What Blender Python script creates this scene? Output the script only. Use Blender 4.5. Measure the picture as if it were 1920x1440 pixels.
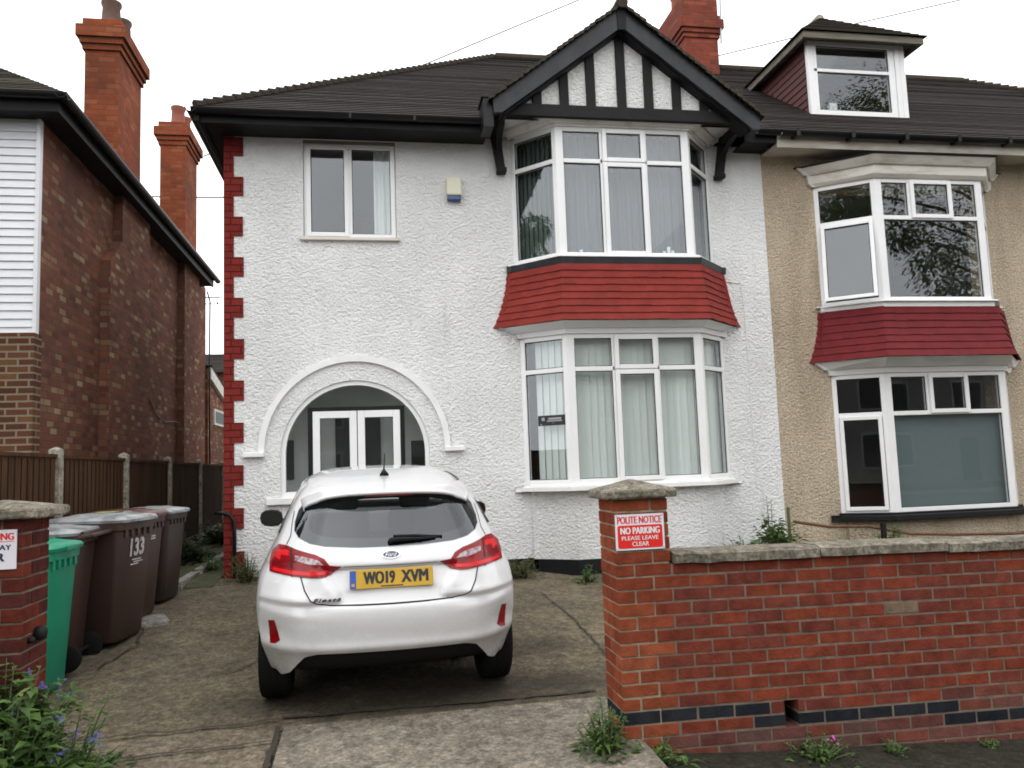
import bpy, bmesh, math, random
from mathutils import Vector, Matrix, noise as mnoise
from mathutils.geometry import delaunay_2d_cdt
random.seed(7)
for o in list(bpy.data.objects): bpy.data.objects.remove(o)
SC = bpy.context.scene; COL = SC.collection
R = math.radians

# ------------------------------------------------------------ camera
cd = bpy.data.cameras.new('camera'); cam = bpy.data.objects.new('camera', cd); COL.objects.link(cam)
cd.sensor_fit = 'HORIZONTAL'; cd.sensor_width = 36.0; cd.lens = 36.0 * 1500 / 1920
cd.clip_start = 0.05; cd.clip_end = 2000
def cam_matrix(yaw, pitch, roll):
    fw = Vector((math.sin(yaw) * math.cos(pitch), math.cos(yaw) * math.cos(pitch), math.sin(pitch)))
    rt = Vector((math.cos(yaw), -math.sin(yaw), 0)); up = rt.cross(fw)
    c, s = math.cos(roll), math.sin(roll)
    r2 = c * rt + s * up; u2 = -s * rt + c * up
    m = Matrix((r2, u2, -fw)).transposed().to_4x4()
    return m
cam.matrix_world = Matrix.Translation((0, 0, 1.6)) @ cam_matrix(R(9.93881), R(5.70687), R(-2.06456))
SC.camera = cam

# ------------------------------------------------------------ overcast sky and a soft sun
SUN_EL, SUN_AZ = R(52), R(215)
w = bpy.data.worlds.new('World'); SC.world = w; w.use_nodes = True
nt = w.node_tree; nt.nodes.clear()
out = nt.nodes.new('ShaderNodeOutputWorld'); bg = nt.nodes.new('ShaderNodeBackground')
sky = nt.nodes.new('ShaderNodeTexSky'); sky.sky_type = 'NISHITA'; sky.sun_disc = False
sky.sun_elevation = SUN_EL; sky.sun_rotation = SUN_AZ; sky.air_density = 1.0; sky.dust_density = 3.0
hs = nt.nodes.new('ShaderNodeHueSaturation'); hs.inputs['Saturation'].default_value = 0.12
tc = nt.nodes.new('ShaderNodeTexCoord'); nz = nt.nodes.new('ShaderNodeTexNoise')
nz.inputs['Scale'].default_value = 2.2; nz.inputs['Detail'].default_value = 5
rp = nt.nodes.new('ShaderNodeValToRGB')
rp.color_ramp.elements[0].position = .3; rp.color_ramp.elements[0].color = (14.0, 14.2, 14.6, 1)
rp.color_ramp.elements[1].position = .7; rp.color_ramp.elements[1].color = (18.5, 18.6, 18.8, 1)
mx = nt.nodes.new('ShaderNodeMixRGB'); mx.inputs[0].default_value = .8
L = nt.links.new
L(sky.outputs[0], hs.inputs['Color']); L(tc.outputs['Generated'], nz.inputs['Vector']); L(nz.outputs['Fac'], rp.inputs[0])
L(hs.outputs[0], mx.inputs[1]); L(rp.outputs[0], mx.inputs[2]); L(mx.outputs[0], bg.inputs[0])
bg.inputs[1].default_value = 0.14; L(bg.outputs[0], out.inputs[0])
sd = bpy.data.lights.new('sun', 'SUN'); sd.energy = 0.9; sd.angle = R(115); sd.color = (1, .97, .93)
so = bpy.data.objects.new('sun', sd); COL.objects.link(so)
az = SUN_AZ
sdir = Vector((math.sin(az) * math.cos(SUN_EL), math.cos(az) * math.cos(SUN_EL), math.sin(SUN_EL)))
so.rotation_euler = sdir.to_track_quat('Z', 'Y').to_euler(); so.location = (-10, -10, 30)
SC.view_settings.view_transform = 'Standard'; SC.view_settings.look = 'None'
SC.view_settings.exposure = 0; SC.view_settings.gamma = 1
SC.cycles.filter_width = 1.8
SC.cycles.max_bounces = 8; SC.cycles.transparent_max_bounces = 16

# ------------------------------------------------------------ helpers
def lerp(a, b, t): return a + (b - a) * t
def interp(x, xs, ys):
    if x <= xs[0]: return ys[0]
    for i in range(1, len(xs)):
        if x <= xs[i]: return lerp(ys[i - 1], ys[i], (x - xs[i - 1]) / (xs[i] - xs[i - 1]))
    return ys[-1]
def smooth(a, b, x):
    t = max(0, min(1, (x - a) / (b - a))); return t * t * (3 - 2 * t)
ORG = {}
def inside(p, poly):
    x, y = p; r = False; j = len(poly) - 1
    for i in range(len(poly)):
        xi, yi = poly[i]; xj, yj = poly[j]
        if (yi > y) != (yj > y) and x < (xj - xi) * (y - yi) / (yj - yi) + xi: r = not r
        j = i
    return r
def cdt(loops, extra=()):
    pts = []; edges = []
    for lp in loops:
        n0 = len(pts)
        for i, p in enumerate(lp):
            pts.append(Vector(p)); edges.append((n0 + i, n0 + (i + 1) % len(lp)))
    for p in extra: pts.append(Vector(p))
    r = delaunay_2d_cdt(pts, edges, [], 0, 1e-6)
    V = [(v.x, v.y) for v in r[0]]; F = []
    for f in r[2]:
        cx = sum(V[i][0] for i in f) / len(f); cy = sum(V[i][1] for i in f) / len(f)
        if inside((cx, cy), loops[0]) and not any(inside((cx, cy), h) for h in loops[1:]): F.append(list(f))
    return V, F

class MB:
    def __init__(s): s.v = []; s.f = []; s.c = []; s.uv = []; s.hascol = False; s.hasuv = False
    def face(s, pts, col=None, uv=None):
        n = len(s.v); s.v += [tuple(p) for p in pts]; s.f.append(list(range(n, n + len(pts))))
        s.c.append(col or (1, 1, 1)); s.uv.append(uv)
        if col: s.hascol = True
        if uv: s.hasuv = True
    def mesh(s, V, F, col=None):
        n = len(s.v); s.v += [tuple(p) for p in V]
        for f in F: s.f.append([i + n for i in f]); s.c.append(col or (1, 1, 1)); s.uv.append(None)
        if col: s.hascol = True
    def box(s, x0, x1, y0, y1, z0, z1, col=None, T=None):
        P = [(x0, y0, z0), (x1, y0, z0), (x1, y1, z0), (x0, y1, z0), (x0, y0, z1), (x1, y0, z1), (x1, y1, z1), (x0, y1, z1)]
        if T: P = [T(*p) for p in P]
        s.mesh(P, [(3, 2, 1, 0), (4, 5, 6, 7), (0, 1, 5, 4), (1, 2, 6, 5), (2, 3, 7, 6), (3, 0, 4, 7)], col)
        return s
    def tube(s, pts, r, n=8, col=None):
        pts = [Vector(p) for p in pts]; m = len(pts); rr = r if isinstance(r, (list, tuple)) else [r] * m
        V = []; F = []; ref = None
        for i in range(m):
            d = (pts[min(i + 1, m - 1)] - pts[max(i - 1, 0)]).normalized()
            if ref is None: ref = d.orthogonal().normalized()
            a = (ref - d * ref.dot(d)).normalized(); ref = a; b = d.cross(a)
            for k in range(n):
                t = 2 * math.pi * k / n; V.append(pts[i] + (a * math.cos(t) + b * math.sin(t)) * rr[i])
        for i in range(m - 1):
            for k in range(n):
                F.append((i * n + k, i * n + (k + 1) % n, (i + 1) * n + (k + 1) % n, (i + 1) * n + k))
        F.append(tuple(range(n - 1, -1, -1))); F.append(tuple((m - 1) * n + k for k in range(n)))
        s.mesh(V, F, col); return s
    def lathe(s, prof, c, axis='z', n=24, col=None):
        V = []; F = []
        for (r, h) in prof:
            for k in range(n):
                t = 2 * math.pi * k / n; a, b = r * math.cos(t), r * math.sin(t)
                V.append({'z': (c[0] + a, c[1] + b, c[2] + h), 'x': (c[0] + h, c[1] + a, c[2] + b), 'y': (c[0] + b, c[1] + h, c[2] + a)}[axis])
        m = len(prof)
        for i in range(m - 1):
            for k in range(n): F.append((i * n + k, i * n + (k + 1) % n, (i + 1) * n + (k + 1) % n, (i + 1) * n + k))
        F.append(tuple(range(n - 1, -1, -1))); F.append(tuple((m - 1) * n + k for k in range(n)))
        s.mesh(V, F, col); return s
    def plate(s, outer, holes, d0, d1, T=None, extra=()):
        """polygon in (a,b) extruded along d; T maps (a,d,b) to world"""
        T = T or (lambda a, d, b: (a, d, b))
        V, F = cdt([outer] + list(holes), extra)
        s.mesh([T(a, d0, b) for a, b in V], F); s.mesh([T(a, d1, b) for a, b in V], [f[::-1] for f in F])
        for lp in [outer] + list(holes):
            m = len(lp); n = len(s.v)
            s.v += [tuple(T(a, d0, b)) for a, b in lp] + [tuple(T(a, d1, b)) for a, b in lp]
            for i in range(m):
                j = (i + 1) % m; s.f.append([n + i, n + j, n + m + j, n + m + i]); s.c.append((1, 1, 1)); s.uv.append(None)
        return s
    def build(s, name, mat, parent=None, smooth=False, bevel=0, label=None, recalc=True, merge=False, split=False):
        if split:
            par = list(range(len(s.v)))
            def find(i):
                while par[i] != i: par[i] = par[par[i]]; i = par[i]
                return i
            for f in s.f:
                for i in f[1:]: par[find(i)] = find(f[0])
            gr = {}
            for k, f in enumerate(s.f): gr.setdefault(find(f[0]), []).append(k)
            for ks in gr.values():
                q = MB(); mp = {}
                for k in ks:
                    for i in s.f[k]:
                        if i not in mp: mp[i] = len(q.v); q.v.append(s.v[i])
                    q.f.append([mp[i] for i in s.f[k]]); q.c.append(s.c[k]); q.uv.append(None)
                q.hascol = s.hascol; q.build(name, mat, parent, smooth, bevel, label, recalc, merge)
            return
        me = bpy.data.meshes.new(name); o = Vector((0, 0, 0))
        if parent is not None: o = ORG.get(parent.name, o)
        me.from_pydata([Vector(p) - o for p in s.v], [], s.f)
        if s.hascol:
            ca = me.color_attributes.new('col', 'FLOAT_COLOR', 'CORNER'); i = 0
            for f, c in zip(s.f, s.c):
                for _ in f: ca.data[i].color = (c[0], c[1], c[2], 1); i += 1
        if s.hasuv:
            ul = me.uv_layers.new(name='UVMap'); i = 0
            for f, u in zip(s.f, s.uv):
                for k in range(len(f)): ul.data[i].uv = u[k] if u else (0, 0); i += 1
        if recalc or merge:
            bm = bmesh.new(); bm.from_mesh(me)
            if merge: bmesh.ops.remove_doubles(bm, verts=bm.verts, dist=1e-5)
            if recalc: bmesh.ops.recalc_face_normals(bm, faces=bm.faces)
            bm.to_mesh(me); bm.free()
        if smooth:
            for p in me.polygons: p.use_smooth = True
        me.materials.append(mat)
        ob = bpy.data.objects.new(name, me); COL.objects.link(ob)
        if parent is not None: ob.parent = parent; ORG[ob.name] = o
        if bevel:
            b = ob.modifiers.new('bevel', 'BEVEL'); b.width = bevel; b.segments = 2; b.limit_method = 'ANGLE'; b.angle_limit = R(40)
        if smooth == 'auto':
            e = ob.modifiers.new('split', 'EDGE_SPLIT'); e.split_angle = R(35)
        if label: ob['label'] = label
        return ob
def thing(name, label, cat, loc=(0, 0, 0), rot=(0, 0, 0), group=None, local=False):
    o = bpy.data.objects.new(name, None); COL.objects.link(o); o.empty_display_size = .2
    o.location = loc; o.rotation_euler = rot; o['label'] = label; o['category'] = cat
    if group: o['group'] = group
    ORG[o.name] = Vector((0, 0, 0)) if local else Vector(loc)
    return o
def tag(o, label, cat, group=None):
    o['label'] = label; o['category'] = cat
    if group: o['group'] = group
    return o
def struct(o): o['kind'] = 'structure'; return o

def bold_text(s, x0, x1, z0, z1, y, dx, T=None, **k):
    m = MB()
    for i, e in enumerate((-dx, -dx / 2, 0, dx / 2, dx)):
        q = textmb(s, x0 + dx + e, x1 - dx + e, z0, z1, y + i * .0001, .001, 0, T=T, **k); m.mesh(q.v, q.f)
    return m
def textmb(s, x0, x1, z0, z1, y, thick=.001, bold=.0, shear=0, T=None, spacing=1.0):
    cu = bpy.data.curves.new('t', 'FONT'); cu.body = s; cu.offset = bold; cu.shear = shear; cu.resolution_u = 4; cu.space_character = spacing
    o = bpy.data.objects.new('t', cu); COL.objects.link(o)
    dg = bpy.context.evaluated_depsgraph_get(); me = bpy.data.meshes.new_from_object(o.evaluated_get(dg))
    V = [v.co.copy() for v in me.vertices]; F = [list(p.vertices) for p in me.polygons]
    bpy.data.objects.remove(o); bpy.data.curves.remove(cu); bpy.data.meshes.remove(me)
    ax = min(v.x for v in V); bx = max(v.x for v in V); ay = min(v.y for v in V); by = max(v.y for v in V)
    m = MB(); T = T or (lambda a, d, b: (a, d, b))
    P = [(lerp(x0, x1, (v.x - ax) / (bx - ax)), lerp(z0, z1, (v.y - ay) / (by - ay))) for v in V]
    m.mesh([T(a, y, b) for a, b in P], F); m.mesh([T(a, y + thick, b) for a, b in P], [f[::-1] for f in F])
    return m

# ------------------------------------------------------------ materials
class NT:
    def __init__(s, name):
        s.m = bpy.data.materials.new(name); s.m.use_nodes = True; s.t = s.m.node_tree; s.t.nodes.clear()
        s.out = s.n('ShaderNodeOutputMaterial')
    def n(s, typ, ins=None, **at):
        nd = s.t.nodes.new(typ)
        for k, v in at.items(): setattr(nd, k, v)
        for k, v in (ins or {}).items(): s.set(nd, k, v)
        return nd
    def set(s, nd, k, v):
        i = nd.inputs[k]
        if isinstance(v, bpy.types.NodeSocket): s.t.links.new(v, i)
        elif isinstance(v, tuple) and len(v) == 3 and i.type == 'RGBA': i.default_value = (*v, 1)
        else: i.default_value = v
    def co(s): return s.n('ShaderNodeTexCoord').outputs['Object']
    def map(s, vec, scale=(1, 1, 1), loc=(0, 0, 0)): return s.n('ShaderNodeMapping', {'Vector': vec, 'Scale': scale, 'Location': loc}).outputs[0]
    def noise(s, vec, scale, detail=4, rough=.55, dist=0):
        return s.n('ShaderNodeTexNoise', {'Vector': vec, 'Scale': scale, 'Detail': detail, 'Roughness': rough, 'Distortion': dist}).outputs['Fac']
    def ramp(s, fac, stops, interp='LINEAR'):
        r = s.n('ShaderNodeValToRGB', {'Fac': fac}); c = r.color_ramp; c.interpolation = interp
        while len(c.elements) < len(stops): c.elements.new(.5)
        for e, (p, col) in zip(c.elements, stops):
            e.position = p; e.color = (*col, 1) if isinstance(col, tuple) else (col, col, col, 1)
        return r.outputs[0]
    def mix(s, fac, a, b, mode='MIX'): return s.n('ShaderNodeMixRGB', {0: fac, 1: a, 2: b}, blend_type=mode).outputs[0]
    def math(s, op, a, b=0.0, clamp=False): return s.n('ShaderNodeMath', {0: a, 1: b}, operation=op, use_clamp=clamp).outputs[0]
    def bump(s, h, strength, dist, normal=None):
        ins = {'Height': h, 'Strength': strength, 'Distance': dist}
        if normal is not None: ins['Normal'] = normal
        return s.n('ShaderNodeBump', ins).outputs[0]
    def bsdf(s, col, rough, normal=None, **kw):
        ins = {'Base Color': col, 'Roughness': rough}
        if normal is not None: ins['Normal'] = normal
        for k, v in kw.items(): ins[{'metal': 'Metallic', 'spec': 'Specular IOR Level', 'coat': 'Coat Weight', 'coatr': 'Coat Roughness'}[k]] = v
        b = s.n('ShaderNodeBsdfPrincipled', ins); s.t.links.new(b.outputs[0], s.out.inputs[0]); return s.m
def pbr(name, col, rough=.5, metal=0.0, spec=.5, var=0.0, vscale=3, bump=0.0, bscale=60, bdist=.004, attr=False, coat=0.0, col2=None, cut=(.35, .65), stretch=(1, 1, 1)):
    t = NT(name); v = t.map(t.co(), stretch); c = col
    if col2 is None and var: col2 = tuple(x * (1 - var) for x in col)
    if col2 is not None: c = t.mix(t.ramp(t.noise(v, vscale, 6, .6), [(cut[0], 0.0), (cut[1], 1.0)]), col, col2)
    if attr:
        a = t.n('ShaderNodeAttribute', attribute_name='col').outputs[0]; c = t.mix(1.0, c, a, 'MULTIPLY')
    nm = t.bump(t.noise(v, bscale, 4), bump, bdist) if bump else None
    return t.bsdf(c, rough, nm, metal=metal, spec=spec, coat=coat)

def roughcast(name, col, stain, stain_amt, speck=0.0):
    t = NT(name); v = t.co(); m = t.map(v, (1, 1, 1.35))
    n1 = t.noise(m, 19, 5, .68, .3); n2 = t.noise(m, 52, 4, .65, .3)
    vo = t.n('ShaderNodeTexVoronoi', {'Vector': m, 'Scale': 32.0, 'Randomness': 1.0}, feature='SMOOTH_F1').outputs['Distance']
    h = t.math('ADD', t.math('MULTIPLY', n1, .9), t.math('ADD', t.math('MULTIPLY', n2, .45), t.math('MULTIPLY', vo, -.5)))
    c = t.mix(t.math('MULTIPLY', t.ramp(t.noise(t.map(v, (1.2, 1.2, .35)), 1.6, 6, .65), [(.42, 0.0), (.75, 1.0)]), stain_amt), col, stain)
    c = t.mix(t.math('MULTIPLY', t.ramp(t.noise(m, 33, 3), [(.55, 0.0), (.75, 1.0)]), min(.8, stain_amt * 1.2)), c, stain)
    if speck: c = t.mix(speck, c, t.mix(1.0, c, t.ramp(t.noise(m, 48, 4, .7), [(.32, .35), (.68, 1.45)]), 'MULTIPLY'))
    # narrow grime runs and damp blotches
    dr = t.math('MULTIPLY', t.ramp(t.noise(t.map(v, (7, 7, .55)), 1.0, 5, .7), [(.58, 0.0), (.78, 1.0)]), t.ramp(t.noise(v, .7, 3), [(.42, 0.0), (.62, .45)]))
    c = t.mix(dr, c, tuple(x * .62 for x in stain))
    return t.bsdf(c, .9, t.bump(t.math('MULTIPLY', h, t.ramp(t.noise(v, 1.1, 4), [(.3, .62), (.7, 1.05)])), 1.0, .045), spec=.15)

def brickmat(name, stops, mortar, sx=.225, sy=.079, soot=.5, msize=.009, sootcol=(.02, .018, .017), bumpd=.006):
    t = NT(name); v = t.co(); s = t.n('ShaderNodeSeparateXYZ', {0: v}); N = t.n('ShaderNodeSeparateXYZ', {0: t.n('ShaderNodeNewGeometry').outputs['True Normal']})
    fx = t.math('GREATER_THAN', t.math('ABSOLUTE', N.outputs[0]), .7)
    u = t.n('ShaderNodeMix', {0: fx, 2: s.outputs[0], 3: s.outputs[1]}).outputs[0]
    uv = t.n('ShaderNodeCombineXYZ', {0: u, 1: s.outputs[2], 2: 0.0}).outputs[0]
    b = t.n('ShaderNodeTexBrick', {'Vector': uv, 'Color1': (0, 0, 0), 'Color2': (1, 1, 1), 'Mortar': (.5, .5, .5), 'Scale': 1.0, 'Mortar Size': msize, 'Mortar Smooth': .25, 'Bias': 0.0, 'Brick Width': sx, 'Row Height': sy})
    c = t.ramp(b.outputs['Color'], stops)
    n = t.noise(v, 40, 5, .65)
    c = t.mix(.55, c, t.mix(1.0, c, t.ramp(n, [(.25, .45), (.75, 1.3)]), 'MULTIPLY'))
    c = t.mix(b.outputs['Fac'], c, mortar)
    if soot: c = t.mix(t.math('MULTIPLY', t.ramp(t.noise(v, .9, 6, .65), [(.38, 0.0), (.68, 1.0)]), soot), c, sootcol)
    h = t.math('ADD', t.math('MULTIPLY', b.outputs['Fac'], -1.0), t.math('MULTIPLY', n, .5))
    return t.bsdf(c, .92, t.bump(h, .8, bumpd), spec=.12)

def tilemat(name, c1, c2, moss, tw=.165, g=.1, moss_amt=.5):
    t = NT(name); uv = t.n('ShaderNodeTexCoord').outputs['UV']; v = t.co()
    b = t.n('ShaderNodeTexBrick', {'Vector': uv, 'Color1': (0, 0, 0), 'Color2': (1, 1, 1), 'Mortar': (0, 0, 0), 'Scale': 1.0, 'Mortar Size': .004, 'Mortar Smooth': .1, 'Bias': 0.0, 'Brick Width': tw, 'Row Height': g})
    c = t.ramp(b.outputs['Color'], [(0, c1), (1, c2)])
    c = t.mix(t.math('MULTIPLY', t.ramp(t.noise(v, 1.3, 7, .7), [(.42, 0.0), (.7, 1.0)]), moss_amt), c, moss)
    c = t.mix(.5, c, t.mix(1.0, c, t.ramp(t.noise(v, 25, 4), [(.3, .5), (.7, 1.4)]), 'MULTIPLY'))
    h = t.math('ADD', t.math('MULTIPLY', b.outputs['Fac'], -1.0), t.math('MULTIPLY', t.noise(v, 60, 3), .3))
    return t.bsdf(c, .9, t.bump(h, .6, .005), spec=.2)

def glassmat(name, tint=(.9, .95, .93), f0=.09, alpha=1.0):
    t = NT(name); g = t.n('ShaderNodeNewGeometry')
    d = t.n('ShaderNodeVectorMath', {0: g.outputs['Normal'], 1: g.outputs['Incoming']}, operation='DOT_PRODUCT').outputs['Value']
    p = t.math('POWER', t.math('SUBTRACT', 1.0, t.math('ABSOLUTE', d), True), 5.0)
    f = t.math('ADD', f0, t.math('MULTIPLY', p, 1 - f0), True)
    tr = t.n('ShaderNodeBsdfTransparent', {'Color': tint}).outputs[0]
    nm = t.bump(t.noise(t.co(), 1.1, 2), .05, .02)
    gl = t.n('ShaderNodeBsdfGlossy', {'Color': (.92, .95, 1.0), 'Roughness': .01, 'Normal': nm}).outputs[0]
    mxs = t.n('ShaderNodeMixShader', {0: f, 1: tr, 2: gl}).outputs[0]
    t.t.links.new(mxs, t.out.inputs[0]); return t.m

def concrete(name, c1, c2, c3, scale=1.0, bump=.5, oil=None):
    t = NT(name); v = t.co()
    a = t.noise(v, .8 * scale, 8, .68, .4); b = t.noise(v, 3.1 * scale, 8, .7); c = t.noise(v, 60, 4, .7)
    col = t.mix(t.ramp(a, [(.36, 0.0), (.62, 1.0)]), c1, c2)
    col = t.mix(t.math('MULTIPLY', t.ramp(b, [(.45, 0.0), (.68, 1.0)]), .75), col, c3)
    d = t.noise(v, 15, 6, .7, .3); e = t.noise(v, 34, 4, .65)
    col = t.mix(1.0, col, t.ramp(d, [(.33, .55), (.67, 1.4)]), 'MULTIPLY')
    col = t.mix(.7, col, t.mix(1.0, col, t.ramp(e, [(.33, .55), (.67, 1.5)]), 'MULTIPLY'))
    col = t.mix(.6, col, t.mix(1.0, col, t.ramp(c, [(.3, .45), (.7, 1.5)]), 'MULTIPLY'))
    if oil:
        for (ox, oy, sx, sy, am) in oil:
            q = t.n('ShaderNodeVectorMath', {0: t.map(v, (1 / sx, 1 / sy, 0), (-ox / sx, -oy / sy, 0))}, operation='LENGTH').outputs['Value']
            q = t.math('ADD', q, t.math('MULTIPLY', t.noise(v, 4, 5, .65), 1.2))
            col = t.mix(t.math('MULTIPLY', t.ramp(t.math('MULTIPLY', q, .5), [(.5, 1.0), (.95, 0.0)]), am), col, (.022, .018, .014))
    h = t.math('ADD', t.math('MULTIPLY', c, .4), b)
    return t.bsdf(col, .92, t.bump(h, bump, .02), spec=.25)

def leafmat(name, c1, c2):
    t = NT(name); a = t.n('ShaderNodeAttribute', attribute_name='col').outputs['Fac']
    c = t.ramp(a, [(0, c1), (1, c2)])
    b = t.n('ShaderNodeBsdfPrincipled', {'Base Color': c, 'Roughness': .55, 'Specular IOR Level': .3}).outputs[0]
    tr = t.n('ShaderNodeBsdfTranslucent', {'Color': c}).outputs[0]
    m = t.n('ShaderNodeMixShader', {0: .3, 1: b, 2: tr}).outputs[0]; t.t.links.new(m, t.out.inputs[0]); return t.m

M = {}
M['white_wall'] = roughcast('white roughcast', (.89, .89, .88), (.62, .61, .56), .28)
M['beige_wall'] = roughcast('beige roughcast', (.62, .515, .385), (.36, .285, .20), .7, .75)
M['white_paint'] = pbr('white masonry paint', (.84, .84, .82), .55, var=.10, vscale=4, bump=.2, bscale=40)
M['upvc'] = pbr('white window plastic', (.83, .83, .83), .28, var=.05, vscale=3)
M['cream_wood'] = pbr('weathered white timber', (.66, .63, .57), .6, col2=(.40, .35, .28), vscale=5, cut=(.5, .75), bump=.3, bscale=30, stretch=(.4, 1, 2))
M['worn_white'] = pbr('worn white paint', (.80, .79, .76), .5, col2=(.60, .57, .51), vscale=6, cut=(.5, .75))
M['drab_wood'] = pbr('drab peeling white paint', (.46, .43, .37), .7, col2=(.25, .21, .16), vscale=4, cut=(.45, .7), bump=.3, bscale=30, stretch=(.4, 1, 2))
M['old_wood'] = pbr('bare grey timber', (.20, .18, .14), .8, var=.5, vscale=8, bump=.5, bscale=30, stretch=(.2, 1, 3))
M['black_paint'] = pbr('black timber paint', (.013, .013, .014), .6, var=.4, vscale=5, bump=.3, bscale=25, bdist=.006, spec=.2)
M['slate_paint'] = pbr('black paint on bargeboard', (.024, .026, .031), .42, col2=(.010, .010, .011), vscale=5, bump=.15, bscale=20, stretch=(1, 1, .5), spec=.35)
M['gutter'] = pbr('black plastic gutter', (.010, .010, .011), .35, var=.3, spec=.25)
M['red_brick_paint'] = brickmat('red painted brick', [(0, (.175, .024, .020)), (1, (.215, .030, .024))], (.085, .012, .010), .23, .082, 0, .008, bumpd=.008)
M['red_tile'] = pbr('red painted tiles', (.25, .030, .022), .75, var=.25, vscale=6, bump=.25, bscale=40, spec=.25)
M['dark_red_tile'] = pbr('dark red painted tiles', (.155, .014, .018), .75, var=.25, vscale=6, bump=.25, bscale=40, spec=.25)
M['roof_tile'] = tilemat('brown roof tiles', (.030, .025, .023), (.050, .040, .036), (.024, .024, .017))
M['roof_old'] = tilemat('old mossy roof tiles', (.046, .035, .030), (.066, .050, .040), (.042, .044, .022), moss_amt=.7)
M['house_brick'] = brickmat('dark mixed brick', [(0, (.155, .052, .034)), (.28, (.215, .074, .046)), (.5, (.27, .098, .056)), (.68, (.185, .076, .050)), (.82, (.29, .135, .074)), (.93, (.33, .21, .12)), (1, (.40, .29, .165))], (.115, .092, .078), .20, .079, .55, .008, (.058, .038, .029))
M['bay_brick'] = brickmat('newer brown brick', [(0, (.085, .034, .022)), (.5, (.125, .05, .028)), (1, (.18, .085, .042))], (.25, .20, .14), .225, .077, .25, .012)
M['chimney_brick'] = brickmat('orange chimney brick', [(0, (.26, .058, .024)), (.6, (.32, .075, .030)), (1, (.37, .12, .055))], (.20, .085, .052), .225, .079, .65, .008, (.06, .03, .02), bumpd=.012)
M['stack_brick'] = brickmat('dark red chimney brick', [(0, (.20, .045, .030)), (.6, (.26, .058, .036)), (1, (.33, .085, .05))], (.17, .075, .055), .225, .079, .6, .008, (.06, .028, .022), bumpd=.012)
M['terracotta'] = pbr('terracotta pot', (.30, .085, .05), .7, var=.4, vscale=5)
M['brown_pot'] = pbr('weathered brown pot', (.14, .075, .05), .75, var=.5, vscale=7)
M['cladding'] = pbr('white cladding boards', (.78, .79, .82), .4, var=.05)
M['street_brick'] = pbr('street wall brick', (1, 1, 1), .92, col2=(.62, .64, .66), vscale=11, bump=.7, bscale=60, bdist=.008, attr=True, spec=.05, cut=(.38, .66))
M['mortar'] = pbr('grey mortar', (.215, .165, .125), .95, var=.5, vscale=9, bump=.6, bscale=80)
M['stone'] = concrete('weathered stone coping', (.28, .25, .195), (.17, .15, .115), (.07, .065, .045), 4, .8)
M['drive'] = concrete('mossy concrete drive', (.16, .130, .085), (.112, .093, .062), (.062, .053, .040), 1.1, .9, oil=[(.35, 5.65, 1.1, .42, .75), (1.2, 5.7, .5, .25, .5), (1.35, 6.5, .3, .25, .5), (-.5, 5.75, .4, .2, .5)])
M['apron'] = concrete('pale concrete slab', (.235, .205, .163), (.172, .148, .117), (.09, .077, .058), 1.5, .7)
M['oldpave'] = concrete('cracked old concrete', (.20, .165, .12), (.15, .12, .085), (.085, .07, .05), 2.0, .8)
M['tarmac'] = concrete('mossy dark tarmac', (.034, .029, .021), (.027, .026, .016), (.016, .015, .011), 2.0, .8)
M['road'] = concrete('grey asphalt', (.06, .06, .062), (.05, .05, .052), (.04, .04, .04), 1.0, .6)
M['soil'] = concrete('earth', (.085, .065, .045), (.06, .055, .03), (.045, .06, .025), 1.0, .9)
M['moss'] = concrete('mossy ground', (.06, .075, .03), (.075, .065, .04), (.04, .05, .022), 1.5, .9)
M['crack'] = pbr('crack dirt', (.035, .028, .02), .95)
M['kerb'] = concrete('grey kerb stone', (.30, .28, .26), (.24, .225, .2), (.16, .15, .13), 3, .5)
M['glass'] = glassmat('window glass', (.965, .98, .975), .062)
M['car_glass'] = glassmat('tinted car glass', (.60, .65, .65), .085)
M['blind'] = pbr('pale vertical blind', (.70, .735, .715), .85)
M['net'] = pbr('grey net curtain', (.115, .125, .135), .9)
M['dark_blind'] = pbr('dark green blind', (.09, .115, .105), .85)
M['screen'] = pbr('teal grey roller blind', (.12, .155, .158), .8)
M['room'] = pbr('dim room wall', (.30, .29, .27), .9)
M['dark'] = pbr('dark interior', (.03, .03, .03), .8)
def carpaint():
    t = NT('white car paint'); v = t.co(); z = t.n('ShaderNodeSeparateXYZ', {0: v}).outputs[2]
    n = t.noise(t.map(v, (1, 1, 1.6)), 3.2, 7, .68); f = t.noise(v, 45, 4, .7)
    low = t.ramp(t.math('ADD', z, t.math('MULTIPLY', n, .5)), [(.55, 1.0), (1.15, .12)])
    d = t.math('MULTIPLY', low, t.ramp(t.math('ADD', n, t.math('MULTIPLY', f, .25)), [(.48, .05), (.85, .75)]))
    c = t.mix(d, (.70, .70, .705), (.20, .17, .13))
    return t.bsdf(c, t.mix(d, (.22, .22, .22), (.6, .6, .6)), spec=.5, coat=.7)
M['carpaint'] = carpaint()
M['carblack'] = pbr('black car plastic', (.012, .012, .013), .6, spec=.2)
M['gloss_black'] = pbr('gloss black trim', (.01, .01, .011), .12)
M['gap'] = pbr('panel gap and ledge shade', (.012, .012, .012), .9)
M['red_lens'] = pbr('red lamp lens', (.27, .004, .008), .18, spec=.35, col2=(.17, .002, .005), vscale=14)
M['bright_lens'] = pbr('bright red lamp lens', (.62, .010, .014), .2, spec=.4)
M['dark_red_lens'] = pbr('dark red lamp lens', (.17, .002, .007), .2, spec=.35)
M['clear_lens'] = pbr('clear lamp lens', (.50, .43, .45), .15, col2=(.16, .06, .07), vscale=40)
M['tyre'] = pbr('tyre rubber', (.012, .012, .012), .9, var=.3, spec=.12)
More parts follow.
